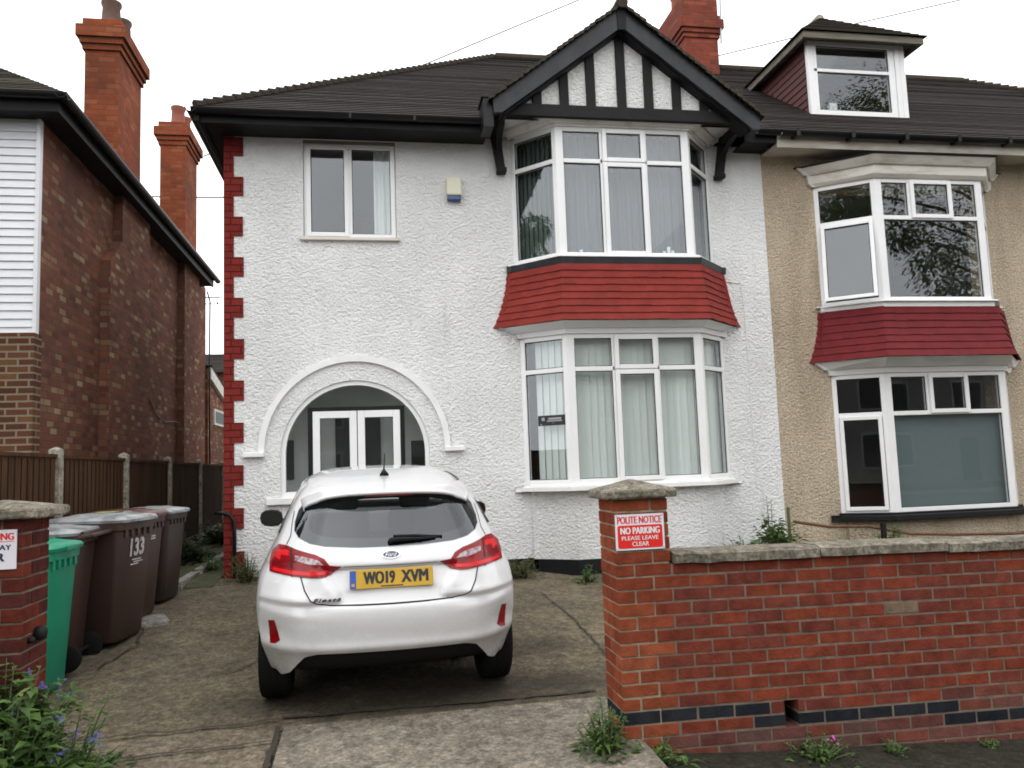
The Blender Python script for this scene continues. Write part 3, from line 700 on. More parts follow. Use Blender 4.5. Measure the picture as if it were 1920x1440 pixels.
# gable: soffit, panel, studs, beam, bargeboards, brackets
m = MB(); m.box(1.42, 4.86, 9.12, 9.75, 5.845, 5.865); m.build('gable_soffit', M['white_paint'], wh)
gx, gz = 3.09, 7.14; slope = .765; GE = (1.46, 4.83)
m = MB(); m.plate([(1.55, 5.86), (4.66, 5.86), (gx, 5.86 + 1.55 * slope)], [], 9.13, 9.2); m.build('gable_panel', M['white_wall'], wh)
m = MB()
for cx in (2.03, 2.37, 2.71, 3.105, 3.455, 3.82, 4.18):
    zt = 7.04 - slope * abs(cx - gx); wv = .058
    m.box(cx - wv, cx + wv, 9.095, 9.135, 5.915, zt - .0); 
m.build('gable_stud', M['black_paint'], wh, bevel=.006, split=True)
m = MB(); m.box(1.44, 4.80, 9.075, 9.14, 5.768, 5.925); m.build('gable_beam', M['black_paint'], wh, bevel=.008)
m = MB()
for sg in (-1, 1):
    e = GE[sg > 0]; ez = gz - slope * abs(gx - e); vt = .255; q = .17
    P = [(gx, gz), (e, ez), (e - sg * .01, ez - q), (e - sg * (vt - q) / slope * 1.0, ez - q + .012), (gx, gz - vt)]
    m.plate(P if sg < 0 else P[:1] + P[:0:-1], [], 8.93, 8.985)
m.build('bargeboard', M['slate_paint'], wh, bevel=.008, split=True)
m = MB()
for sg in (-1, 1):
    e = GE[sg > 0]; ez = gz - slope * abs(gx - e); off = .245
    m.plate([(gx, gz - off), (e - sg * .14, ez - off + slope * .14), (e - sg * .14, ez - off - .03 + slope * .14), (gx, gz - off - .035)] if sg < 0 else [(gx, gz - off), (gx, gz - off - .035), (e - sg * .14, ez - off - .03 + slope * .14), (e - sg * .14, ez - off + slope * .14)], [], 8.99, 9.2)
m.build('gable_lining', M['black_paint'], wh, split=True)
m = MB(); m.plate([(gx - .05, gz - .3), (gx - .06, gz + .02), (gx + .06, gz + .02), (gx + .05, gz - .3)], [], 8.915, 8.93); m.build('apex_block', M['black_paint'], wh, bevel=.006)
m = MB()
for (xb, sg) in ((1.66, -1), (4.60, 1)):
    T = lambda a, d, b, xb=xb, sg=sg: (xb + d, a, b)
    tilt = .12 * sg
    def TB(x, y, z, xb=xb, tilt=tilt): return (x + tilt * max(0, z - 5.4) * 1.6, y, z)
    m.box(xb - .05, xb + .05, 9.64, 9.745, 5.30, 5.86, T=TB); m.box(xb - .045, xb + .045, 9.0, 9.64, 5.74, 5.84, T=TB)
    for i in range(8):
        t0, t1 = i / 8 * math.pi / 2, (i + 1) / 8 * math.pi / 2
        y0, z0, y1, z1 = 9.64 - .5 * (1 - math.cos(t0)), 5.42 + .33 * math.sin(t0), 9.64 - .5 * (1 - math.cos(t1)), 5.42 + .33 * math.sin(t1)
        P = [(xb - .04, y0 - .0, z0), (xb + .04, y0, z0), (xb + .04, y1, z1), (xb - .04, y1, z1)]; Q = [(x, y + .07, z - .05) for x, y, z in P]
        V = [TB(*p) for p in P + Q]; m.mesh(V, [(0, 1, 2, 3), (7, 6, 5, 4), (0, 4, 5, 1), (2, 6, 7, 3), (1, 5, 6, 2), (0, 3, 7, 4)])
    m.box(xb - .06, xb + .06, 9.62, 9.748, 5.27, 5.33, T=TB)
m.build('bracket', M['black_paint'], wh, bevel=.006, split=True)
# roofs
EZ, RZ, EY, RY = 5.80, 8.86, 9.27, 13.5; k_ = (RZ - EZ) / (RY - EY)
def zroof(y): return EZ + (y - EY) * k_
def yroof(z): return EY + (z - EZ) / k_
m = MB(); hx = -1.95; rx = hx + (RY - EY)
roof_rows(m, (hx, EY, EZ), (5.24, EY, EZ), (rx, RY, RZ), (5.24, RY, RZ))
roof_rows(m, (hx, 17.73, EZ), (hx, EY, EZ), (rx, RY, RZ), (rx, RY, RZ))
roof_rows(m, (5.24, 17.73, EZ), (hx, 17.73, EZ), (5.24, RY, RZ), (rx, RY, RZ))
rf = m.build('roof', M['roof_tile'], wh, recalc=False)
m = MB()
for i in range(46):
    t = i / 46; p = Vector((hx, EY, EZ)).lerp(Vector((rx, RY, RZ)), t); q = Vector((hx, EY, EZ)).lerp(Vector((rx, RY, RZ)), t + 1.25 / 46)
    m.tube([p + Vector((0, 0, .035)), q + Vector((0, 0, .012))], [.052, .038], 6)
m.build('hip_tile', M['roof_old'], rf)
m = MB()
for i in range(7): m.tube([(rx + i * .44, RY, RZ + .0), (rx + i * .44 + .43, RY, RZ + .0)], .085, 10)
m.build('ridge_tile', M['roof_old'], rf)
m = MB()
for sg in (-1, 1):
    e = 1.41 if sg < 0 else 4.88; ez = gz + .03 - slope * abs(gx - e); n = 24
    for i in range(n):
        t0, t1 = i / n, (i + 1) / n; x0, x1 = lerp(e, gx, t0), lerp(e, gx, t1); z0, z1 = lerp(ez, gz + .03, t0) + .018, lerp(ez, gz + .03, t1)
        y0, y1 = max(9.5, yroof(z0) + .3), max(9.5, yroof(z1) + .3); yf = 8.87 + random.uniform(-.012, .012)
        m.face([(x0, yf, z0), (x1, yf, z1), (x1, y1, z1), (x0, y0, z0)][::sg], uv=[(0, i * .1 + .002), (0, i * .1 + .098), (3, i * .1 + .098), (3, i * .1 + .002)][::sg])
        m.face([(x0, yf, z0 - .03), (x0, yf, z0), (x0, y0, z0), (x0, y0, z0 - .03)][::sg], uv=[(0, 0)] * 4)
        m.face([(x0, yf, z0 - .045), (x1, yf, z1 - .045), (x1, yf, z1), (x0, yf, z0)][::sg], uv=[(0, i * .1), (.01, i * .1), (.01, i * .1 + .09), (0, i * .1 + .09)])
m.build('gable_roof', M['roof_old'], wh, recalc=False)
m = MB()
for i in range(6): m.tube([(gx, 8.86 + i * .44, gz + .03), (gx, 8.86 + i * .44 + .43, gz + .03)], .075, 10)
m.build('gable_ridge', M['roof_old'], wh)
# eaves: gutter, fascia, soffit
def gutter(m, x0, x1, y, z, r=.06, axis='x'):
    n = 10; V = []
    for e in (x0, x1):
        for rr in (r, r - .006):
            for i in range(n + 1):
                t = math.pi + math.pi * i / n; a, b = rr * math.cos(t), rr * math.sin(t)
                V.append((e, y + a, z + b) if axis == 'x' else (y + a, e, z + b))
    k = n + 1; F = []
    for i in range(n): F += [(i, i + 1, 2 * k + i + 1, 2 * k + i), (k + i, 3 * k + i, 3 * k + i + 1, k + i + 1), (i, k + i, k + i + 1, i + 1), (2 * k + i, 2 * k + i + 1, 3 * k + i + 1, 3 * k + i)]
    F += [(0, 2 * k, 3 * k, k), (n, k + n, 3 * k + n, 2 * k + n)]; m.mesh(V, F)
for a in ((9.18, 17.7, -1.98, 5.77, .062, 'y'), (4.95, 5.26, 9.24, 5.77, .062)): m = MB(); gutter(m, *a); m.build('gutter', M['gutter'], wh, smooth='auto')
m = MB(); gutter(m, -1.98, 1.36, 9.24, 5.77, .062)
for x in (-.2, .55, 1.42): m.box(x - .014, x + .014, 9.174, 9.30, 5.70, 5.768)
m.box(1.35, 1.47, 8.99, 9.32, 5.58, 5.93); m.box(1.33, 1.49, 8.97, 9.34, 5.93, 5.955)
m.build('gutter', M['gutter'], wh, smooth='auto')
m = MB(); m.box(-1.90, 1.50, 9.30, 9.33, 5.635, 5.79); m.box(-1.90, -1.87, 9.33, 17.6, 5.635, 5.79); m.box(4.80, 5.24, 9.30, 9.33, 5.635, 5.79); m.box(-1.87, 1.45, 9.33, 9.75, 5.665, 5.68); m.box(-1.87, -1.70, 9.75, 17.6, 5.665, 5.68); m.box(4.84, 5.24, 9.33, 9.75, 5.665, 5.68)
m.box(-1.96, -1.90, 9.26, 9.30, 5.635, 5.70)
m.build('fascia', M['black_paint'], wh, split=True)
# alarm box
m = MB(); m.box(.955, 1.145, 9.66, 9.75, 4.965, 5.20); ab = m.build('alarm_box', M['alarm'], wh, bevel=.018)
m = MB(); m.box(.965, 1.135, 9.67, 9.75, 4.905, 4.965); m.build('alarm_strobe', M['alarm_blue'], ab, bevel=.01)
# black pipe by the quoin
m = MB(); m.tube([(-1.80, 9.70, 1.16), (-1.70, 9.68, 1.16), (-1.63, 9.68, 1.13), (-1.595, 9.68, 1.06), (-1.585, 9.68, .9), (-1.585, 9.69, .42)], .022, 10); m.build('waste_pipe', M['gutter'], wh, smooth=True)
# thin cable clipped along the right of the facade
m = MB(); m.tube([(4.62, 9.742, 3.9), (4.83, 9.742, 3.87), (4.86, 9.742, 3.5), (4.87, 9.742, 1.2)], .006, 6); m.build('facade_cable', M['white_paint'], wh)

# ================================================================== BEIGE HOUSE
bh = thing('beige_house', 'beige roughcast house joined to the white one, with dark red bay tiles and a dormer', 'house', (8.5, 9.75, .3))
m = MB(); m.plate(rect(5.243, 15.5, GB, 5.75), [rect(6.08, 8.55, .78, 2.62), rect(6.0, 8.5, 3.56, 5.2)], 9.752, 10.0)
m.box(15.25, 15.5, 10.0, 17.2, GB, 5.75); m.box(5.243, 15.25, 16.95, 17.2, GB, 5.75); m.build('wall', M['beige_wall'], bh)
m = MB(); m.box(5.26, 15.2, 10.0, 16.95, 3.2, 3.35); m.box(5.26, 15.2, 10.0, 16.95, 5.7, 5.74); m.box(5.26, 15.2, 13.2, 13.3, GB, 5.7); m.box(9.6, 9.7, 10.0, 13.2, GB, 5.7); m.build('inside_wall', M['room'], bh, split=True)
gw = MB()
P3 = [(6.04, 9.752), (6.62, 9.46), (8.42, 9.46), (8.70, 9.752)]
b3, F3, L3, R3 = bay(bh, P3, .80, 2.615, 2.08, (7.25, 7.83), None, gw, left='casement', bigpane=True, corner=.095)
m = MB(); bay_band(m, ring_off(P3, .12), .70, ring_off(P3, .12), .775); bay_band(m, ring_off(P3, .02), .775, ring_off(P3, .02), .80); m.build('sill', M['black_paint'], b3, bevel=.012)
m = MB(); m.box(.12, F3[1] - .02, .12, .125, .84, 2.07, T=F3[0]); m.build('blind', M['screen'], b3)
m = MB(); q = [(6.10, 9.752), (6.66, 9.50), (8.38, 9.50), (8.64, 9.752)]; bay_band(m, q, GB, q, .71); m.build('bay_base', M['beige_wall'], bh)
m = MB(); bay_band(m, ring_off(P3, .03), 2.615, ring_off(P3, .05), 2.69); bay_band(m, ring_off(P3, .09), 2.69, [(5.80, 9.752), (6.47, 9.14), (8.27, 9.14), (8.90, 9.752)], 2.79); m.build('cornice', M['upvc'], bh, bevel=.004)
m = MB(); skirt(m, [(5.92, 9.752), (6.56, 9.285), (8.27, 9.285), (8.76, 9.752)], 3.475, [(5.755, 9.752), (6.44, 9.09), (8.30, 9.09), (8.95, 9.752)], 2.79, 7, 1.9)
bay_band(m, [(5.85, 9.752), (6.50, 9.16), (8.25, 9.16), (8.86, 9.752)], 2.793, [(5.95, 9.752), (6.58, 9.31), (8.25, 9.31), (8.72, 9.752)], 3.48)
m.build('tile_apron', M['dark_red_tile'], bh, recalc=False)
P4 = [(5.98, 9.752), (6.60, 9.30), (8.19, 9.30), (8.62, 9.752)]
b4, F4, L4, R4 = bay(bh, P4, 3.545, 5.20, 4.67, (7.10, 7.71), None, gw, left='open', bigpane=True, corner=.095)
m = MB(); bay_band(m, ring_off(P4, .025), 3.465, ring_off(P4, .03), 3.53); bay_band(m, ring_off(P4, .075), 3.53, ring_off(P4, .07), 3.55); m.build('sill', M['upvc'], b4, bevel=.004)
m = MB(); bay_band(m, ring_off(P4, .03), 5.20, ring_off(P4, .07), 5.24); bay_band(m, ring_off(P4, .07), 5.24, ring_off(P4, .08), 5.36); bay_band(m, ring_off(P4, .11), 5.36, ring_off(P4, .19), 5.46); m.build('cornice', M['cream_wood'], bh, bevel=.005)
m = MB(); bay_band(m, ring_off(P4, .205), 5.46, ring_off(P4, .215), 5.475); bay_band(m, ring_off(P4, .2), 5.475, ring_off(P4, -.02), 5.52); m.build('bay_roof', M['slate_paint'], bh)
# roof
m = MB(); hx2 = 15.9; rx2 = hx2 - (RY - EY)
roof_rows(m, (5.24, EY, EZ), (hx2, EY, EZ), (5.24, RY, RZ), (rx2, RY, RZ))
roof_rows(m, (hx2, EY, EZ), (hx2, 17.73, EZ), (rx2, RY, RZ), (rx2, RY, RZ))
roof_rows(m, (hx2, 17.73, EZ), (5.24, 17.73, EZ), (rx2, RY, RZ), (5.24, RY, RZ))
rf2 = m.build('roof', M['roof_tile'], bh, recalc=False)
m = MB()
for i in range(15): m.tube([(5.25 + i * .43, RY, RZ), (5.25 + i * .43 + .42, RY, RZ)], .085, 10)
m.build('ridge_tile', M['roof_old'], rf2)
m = MB()
for i in range(46):
    t = i / 46; A_, B_ = Vector((hx2, EY, EZ)), Vector((rx2, RY, RZ)); m.tube([A_.lerp(B_, t) + Vector((0, 0, .035)), A_.lerp(B_, t + 1.2 / 46) + Vector((0, 0, .012))], [.062, .045], 6)
m.build('hip_tile', M['roof_old'], rf2)
m = MB(); gutter(m, 5.27, 15.9, 9.22, 5.76, .062)
for i in range(14): m.box(5.45 + i * .78, 5.50 + i * .78, 9.15, 9.30, 5.685, 5.765)
m.build('gutter', M['gutter'], bh, smooth='auto')
m = MB(); m.box(5.245, 15.8, 9.30, 9.33, 5.58, 5.78); m.box(5.245, 15.8, 9.33, 9.752, 5.62, 5.64); m.build('fascia', M['drab_wood'], bh, split=True)
# dormer
dy = 10.2; dx0, dx1, dz0, dz1 = 6.33, 7.90, 6.45, 7.60
m = MB(); T = lambda s, d, z: (s, dy + d, z)
m.box(dx0, dx0 + .09, 0, .07, dz0, dz1, T=T); m.box(7.63, 7.72, 0, .07, dz0, dz1, T=T); m.box(7.735, dx1 - .09, -.01, .07, dz0, dz1, T=T); m.box(dx1 - .08, dx1, 0, .07, dz0, dz1, T=T)
m.box(dx0 + .09, 7.63, 0, .07, dz0, dz0 + .1, T=T); m.box(dx0 + .09, 7.63, 0, .07, dz1 - .07, dz1, T=T); m.box(dx0 + .09, 7.63, 0, .07, 7.13, 7.18, T=T); m.box(dx0 + .09, dx0 + .14, 0, .07, dz0 + .1, dz1 - .07, T=T)
m.box(7.72, 7.735, .01, .05, dz0, dz1, T=T); m.box(dx1 - .09, dx1 - .08, .01, .05, dz0, dz1, T=T)
dw = m.build('dormer', M['upvc'], bh, bevel=.005)
glaze(dw, T, dx0 + .14, 7.63, dz0 + .1, 7.13, gw); glaze(dw, T, dx0 + .14, 7.63, 7.18, dz1 - .07, gw)
m = MB()
CHM = pbr('brown red cheek tiles', (.085, .020, .018), .7, var=.3, vscale=8)
for xs_ in (dx0 + .01, dx1 - .01):
    m = MB()
    n = 11
    for i in range(n):
        z0, z1 = lerp(dz0 - .02, dz1, i / n), lerp(dz0 - .02, dz1, (i + 1) / n); sgn = -1 if xs_ < 7 else 1
        m.face([(xs_ + sgn * .018, dy + .075, z0), (xs_ + sgn * .018, yroof(z0) + .12, z0), (xs_ + sgn * .004, yroof(z1) + .12, z1), (xs_ + sgn * .004, dy + .075, z1)])
        m.face([(xs_, dy + .075, z0), (xs_, yroof(z0) + .12, z0), (xs_ + sgn * .018, yroof(z0) + .12, z0), (xs_ + sgn * .018, dy + .075, z0)])
    m.build('cheek', CHM, dw, recalc=False)
m = MB(); ov = .16; e = dict(x0=dx0 - ov, x1=dx1 + ov + .03, y0=dy - .2)
m.box(e['x0'], e['x1'], e['y0'], e['y0'] + .04, dz1 - .07, dz1 + .035); m.box(e['x0'], e['x0'] + .04, e['y0'] + .04, 12.2, dz1 - .07, dz1 + .035); m.box(e['x1'] - .04, e['x1'], e['y0'] + .04, 12.2, dz1 - .07, dz1 + .035); m.box(e['x0'] + .04, e['x1'] - .04, e['y0'] + .04, 11.6, dz1 + .005, dz1 + .025)
m.build('fascia', M['old_wood'], dw, bevel=.006, split=True)
m = MB(); zt = 8.42; zc_ = dz1 + .035; mxd = (dx0 + dx1) / 2; apx = (mxd - .35, e['y0'] + 1.0, zt); bpx = (mxd, 13.2, zt); apr = (mxd + .1, e['y0'] + 1.0, zt)
a_, b_ = (e['x0'] - .04, e['y0'] - .04, zc_), (e['x1'] + .04, e['y0'] - .04, zc_)
ap_ = (mxd - .05, e['y0'] + .95, zt)
roof_rows(m, a_, b_, ap_, ap_); 
roof_rows(m, (a_[0], yroof(zc_) + .3, zc_), a_, (ap_[0], 12.9, zt), ap_); roof_rows(m, b_, (b_[0], yroof(zc_) + .3, zc_), ap_, (ap_[0], 12.9, zt))
m.build('dormer_roof', M['roof_old'], dw, recalc=False)
m = MB(); m.tube([ap_, (ap_[0], 12.9, zt)], .07, 8); m.build('dormer_ridge', M['post'], dw)
m = MB(); m.box(6.85, 6.97, dy + .35, dy + .42, dz0 + .1, dz0 + .38); m.build('window_ornament', M['white_ink'], dw)
# lead flashing under the dormer cheek
# chimney stack on the shared ridge
m = MB(); cx0, cx1, cy0, cy1 = 5.68, 6.31, 13.0, 14.25
m.box(cx0, cx1, cy0, cy1, 8.2, 9.17)
for i, (z0, z1, o) in enumerate(((9.17, 9.25, .03), (9.25, 9.33, .06), (9.33, 9.50, .095), (9.50, 9.58, .06), (9.58, 9.98, .02))): m.box(cx0 - o, cx1 + o, cy0 - o, cy1 + o, z0, z1)
ch = m.build('chimney', M['stack_brick'], bh)
m = MB()
for y in (13.3, 13.65, 14.0): m.lathe([(.14, 0), (.13, .1), (.115, .5), (.14, .55), (.14, .6)], (6.0, y, 9.98), n=16)
m.build('chimney_pot', M['terracotta'], ch, smooth='auto')
m = MB(); m.tube([(6.34, 12.93, 9.05), (6.42, 12.9, 11.5)], .018, 8); m.build('aerial_mast', M['grey_metal'], ch)

# ================================================================== LEFT BRICK HOUSE
lh = thing('brick_house', 'dark brick house across the side passage with two tall brick chimneys', 'house', (-6, 13, .3))
LX, LY0, LY1, LB, LX2 = -3.6, 9.4, 18.3, -3.47, -11.5
m = MB(); m.box(LX2, LX, LY0, LY1, .1, 5.72); 
m.plate([(11.4, .1), (13.3, .1), (13.3, 5.7), (11.9, 5.7), (11.9, 4.95), (11.4, 4.55)], [], LX - .05, LB, T=lambda a, d, b: (d, a, b))
m.box(LX - .05, LB, 15.72, 17.0, .1, 5.7)
m.build('wall', M['house_brick'], lh)
m = MB(); m.box(LX2, LX + .006, LY0 - .10, LY0 + .1, .1, 3.2); m.build('bay_wall', M['bay_brick'], lh)
m = MB()
n = 27
for i in range(n):
    z0 = 3.18 + (5.66 - 3.18) * i / n; z1 = 3.18 + (5.66 - 3.18) * (i + 1) / n
    m.mesh([(LX2, LY0 - .05, z0), (LX - .035, LY0 - .05, z0), (LX - .035, LY0 - .03, z1), (LX2, LY0 - .03, z1)], [(0, 1, 2, 3)])
    m.mesh([(LX2, LY0 - .03, z0), (LX - .035, LY0 - .03, z0), (LX - .035, LY0 - .05, z0), (LX2, LY0 - .05, z0)], [(0, 1, 2, 3)])
m.box(LX - .035, LX + .004, LY0 - .06, LY0 + .02, 3.17, 5.68); m.box(LX2, LX - .035, LY0 - .06, LY0 - .01, 3.165, 3.182)
m.build('cladding', M['cladding'], lh, recalc=False)
m = MB(); ex, ey, ez = -3.26, 9.02, 5.80
ridx, ridy = -7.5, 13.3
roof_rows(m, (LX2 - .5, ey, ez), (ex, ey, ez), (LX2 - .5, ridy, ez + 3.0), (ridx, ridy, ez + 3.0))
roof_rows(m, (ex, ey, ez), (ex, 17.75, ez), (ridx, ridy, ez + 3.0), (ridx, ridy + .2, ez + 3.0))
roof_rows(m, (ex, 17.75, ez), (LX2 - .5, 17.75, ez), (ridx, ridy + .2, ez + 3.0), (LX2 - .5, ridy + .2, ez + 3.0))
m.build('roof', M['roof_old'], lh, recalc=False)
for a in ((LX2, ex + .06, ey - .0, 5.775, .062), (ey - .06, 17.85, ex + .0, 5.775, .062, 'y')): m = MB(); gutter(m, *a); m.build('gutter', M['gutter'], lh, smooth='auto')
m = MB(); m.box(LX2, ex - .06, ey + .06, ey + .09, 5.6, 5.79); m.box(ex - .09, ex - .06, ey + .09, 17.7, 5.6, 5.79); m.box(LX2, ex - .09, ey + .09, LY0, 5.62, 5.64); m.box(LX - .02, ex - .09, LY0, 17.7, 5.62, 5.64); m.build('fascia', M['black_paint'], lh, split=True)
for (y0, y1, ztop, mt, x0) in ((11.65, 12.75, 7.66, 'chimney_brick', -3.93), (15.75, 16.75, 7.95, 'chimney_brick', -3.94)):
    m = MB(); x1 = -3.475
    m.box(x0, x1, y0, y1, 5.66, ztop)
    for (a, b, o) in ((0, .085, .03), (.085, .17, .06), (.17, .34, .10), (.34, .46, .03)): m.box(x0 - o, x1 + o, y0 - o, y1 + o, ztop + a, ztop + b)
    c = m.build('chimney', M[mt], lh)
    m = MB()
    for k in range(2): m.lathe([(.15, 0), (.135, .08), (.12, .34), (.14, .38), (.14, .42)], ((x0 + x1) / 2 + .03, y0 + .28 + .5 * k, ztop + .46), n=16)
    m.build('chimney_pot', M['terracotta'] if y0 > 14 else M['brown_pot'], c, smooth='auto')
# rear wing seen through the gap
m = MB(); m.plate([(18.3, .1), (24, .1), (24, 2.75), (18.3, 3.92)], [], -6, LX + .05, T=lambda a, d, b: (d, a, b)); m.build('rear_wing', M['house_brick'], lh)
m = MB(); m.plate([(18.31, 3.70), (24, 2.53), (24, 2.78), (18.31, 3.95)], [], LX + .05, LX + .12, T=lambda a, d, b: (d, a, b)); m.build('wing_bargeboard', M['cream_wood'], lh)
m = MB(); m.plate([(23.9, .1), (23.9, 4.55), (26.5, 5.35), (29.1, 4.55), (29.1, .1)], [], LX - 4, LX + 1.6, T=lambda a, d, b: (d, a, b)); m.build('rear_block', M['house_brick'], lh)
m = MB(); roof_rows(m, (LX - 4.1, 23.7, 4.5), (LX + 1.75, 23.7, 4.5), (LX - 4.1, 26.5, 5.42), (LX + 1.75, 26.5, 5.42)); roof_rows(m, (LX + 1.75, 29.3, 4.5), (LX - 4.1, 29.3, 4.5), (LX + 1.75, 26.5, 5.42), (LX - 4.1, 26.5, 5.42)); 
n0 = len(m.v); m.mesh([(LX + .13, 18.31, 3.95), (LX + .13, 24, 2.79), (LX - 2.4, 24, 2.79), (LX - 2.4, 18.31, 3.95), (LX + .13, 18.31, 4.0), (LX + .13, 24, 2.84), (LX - 2.4, 24, 2.84), (LX - 2.4, 18.31, 4.0)], [(4, 5, 6, 7), (0, 1, 5, 4), (1, 2, 6, 5), (0, 4, 7, 3)])
m.build('wing_roof', M['roof_tile'], lh, recalc=False)
m = MB(); m.box(LX + .04, LX + .09, 18.85, 20.3, 2.72, 3.08); wf = m.build('wing_window', M['cream_wood'], lh); m = MB(); m.box(LX + .088, LX + .094, 18.95, 20.2, 2.77, 3.03); m.build('pane', M['screen'], wf)
m = MB(); m.tube([(-3.55, 18.2, 5.62), (-3.50, 18.25, 5.4), (-3.52, 18.28, 4.0), (-3.5, 18.3, .5)], .016, 8); m.build('drainpipe', M['gutter'], lh, smooth=True)
m = MB(); m.tube([(-3.58, 18.1, 5.46), (-3.25, 18.1, 5.47)], .012, 6); m.tube([(-3.58, 18.1, 5.32), (-3.30, 18.1, 5.34)], .008, 6); m.tube([(-3.31, 18.1, 5.36), (-3.31, 18.1, 5.31)], .018, 6); m.build('aerial_bracket', M['gutter'], lh)
m = MB(); m.tube([(-3.585, 13.8, 2.9), (-3.585, 14.2, 2.65), (-3.585, 14.8, 2.55), (-3.585, 15.5, 2.6), (-3.46, 16.2, 2.55), (-3.585, 17.6, 2.35), (-3.585, 17.9, 2.6)], .008, 6); m.build('wall_cable', M['post'], lh)

# ================================================================== FENCE
fx = -2.9
fn = thing('timber_fence', 'brown boarded fence with concrete posts beside the brown bins', 'fence', (fx, 11, .4))
posts = [3.95, 6.0, 8.05, 10.1, 12.15, 14.2, 16.25, 18.3]
ftop = lambda y: interp(y, [6, 8, 14.2, 16.3, 19], [1.84, 1.84, 1.80, 1.78, 1.76])
for y in posts:
    m = MB(); z0 = G(fx, y) - .1; z1 = ftop(y) + .045; h = .05
    m.box(fx - h, fx + h, y - h, y + h, z0, z1)
    n = len(m.v); m.mesh([(fx - h, y - h, z1), (fx + h, y - h, z1), (fx + h, y + h, z1), (fx - h, y + h, z1), (fx, y, z1 + .03)], [(0, 1, 4), (1, 2, 4), (2, 3, 4), (3, 0, 4)])
    m.build('fence_post', M['post'], fn, bevel=.006)
for y0, y1 in zip(posts, posts[1:]):
    m = MB(); a, b = y0 + .055, y1 - .055; n = 16; zt = ftop((a + b) / 2)
    for i in range(n):
        s0, s1 = lerp(a, b, i / n), lerp(a, b, (i + 1) / n) + .015; j = .01 * random.random()
        m.mesh([(fx + .012 + .008, s0, G(fx, a) + .16), (fx + .012, s1, G(fx, a) + .16), (fx + .012, s1, zt - .03 + j), (fx + .02, s0, zt - .03 + j)], [(0, 1, 2, 3)])
    m.box(fx - .02, fx + .010, a, b, G(fx, a) + .16, zt - .04); m.box(fx - .03, fx + .034, a, b, zt - .03, zt)
    m.build('fence_panel', M['fence_wood'], fn, recalc=False)
    m = MB(); m.box(fx - .02, fx + .02, a, b, G(fx, y0) - .1, G(fx, a) + .155); m.build('gravel_board', M['post'], fn)

# ================================================================== STREET WALL
gwl = thing('garden_wall', 'red brick garden wall with a stone coping and a square gate pillar at its end', 'wall', (4.5, 4.65, -.1))
FY = 4.545
def tilt(x): return -.014 * max(0, x - 1.7)
RED = [(.215, .050, .028), (.200, .046, .027), (.230, .053, .028), (.185, .045, .028), (.205, .054, .036), (.170, .045, .031)]
ORANGE = [(.27, .068, .032), (.245, .060, .030), (.30, .082, .040), (.22, .052, .027)]
BLUE = [(.020, .022, .028), (.027, .028, .033)]
PINK = [(.165, .066, .054), (.14, .052, .042), (.12, .064, .054), (.19, .062, .042)]
def brick(m, x0, x1, y0, y1, z0, z1, col, wob=.002):
    r = lambda: random.uniform(-wob, wob); f = random.uniform(.93, 1.07); col = tuple(c * f for c in col)
    m.box(x0 + r(), x1 + r(), y0 + r(), y1, z0 + r(), z1 + r(), col, T=lambda x, y, z: (x, y, z + tilt(x)))
CH = .0752; ZB = -.4275; m = MB(); hole = lambda x0, x1, z: x0 < 2.445 and x1 > 2.355 and .0 < z < .15
ncourse = 18
XE = 9.3
for c in range(ncourse + 1):
    z0 = ZB + c * CH; z1 = z0 + CH - .0125; zc = (z0 + z1) / 2
    if z1 > 1.0: break
    x = 1.5995 if c % 2 else 1.7145
    # the pillar's bricks tooth into the wall as paler rebuilt bricks
    while x < XE:
        x1 = x + .2125
        col = random.choice(RED)
        if abs(zc - .130) < CH / 2 and x < 2.06: col = random.choice(BLUE)
        elif abs(zc - .055) < CH / 2 and 1.95 < x < 3.30: col = random.choice(BLUE)
        elif abs(zc + .020) < CH / 2 and x >= 3.2: col = random.choice(BLUE)
        elif zc < .03 or (zc < .14 and x > 3.3): col = random.choice(PINK)
        if hole(x, x1, zc):
            if x < 2.33: brick(m, x, 2.355, FY, FY + .215, z0, z1, col)
            if x1 > 2.47: brick(m, 2.445, x1, FY, FY + .215, z0, z1, col)
        else:
            # a mortar smear patch on two bricks
            if 3.0 < x < 3.25 and abs(zc - .66) < .05: col = (.22, .15, .10)
            brick(m, x, x1, FY, FY + .215, z0, z1, col)
        x += .225
m.build('brickwork', M['street_brick'], gwl, bevel=.003)
m = MB(); T = lambda x, y, z: (x, y, z + tilt(x))
m.box(1.60, 2.355, FY + .004, FY + .209, ZB, .985, T=T); m.box(2.445, XE, FY + .004, FY + .209, ZB, .985, T=T); m.box(2.355, 2.445, FY + .006, FY + .209, ZB, .0, T=T); m.box(2.355, 2.445, FY + .004, FY + .209, .165, .985, T=T); m.box(2.355, 2.445, FY + .16, FY + .209, .0, .165, T=T)
m.build('mortar', M['mortar'], gwl)
x = 1.715; m = MB()
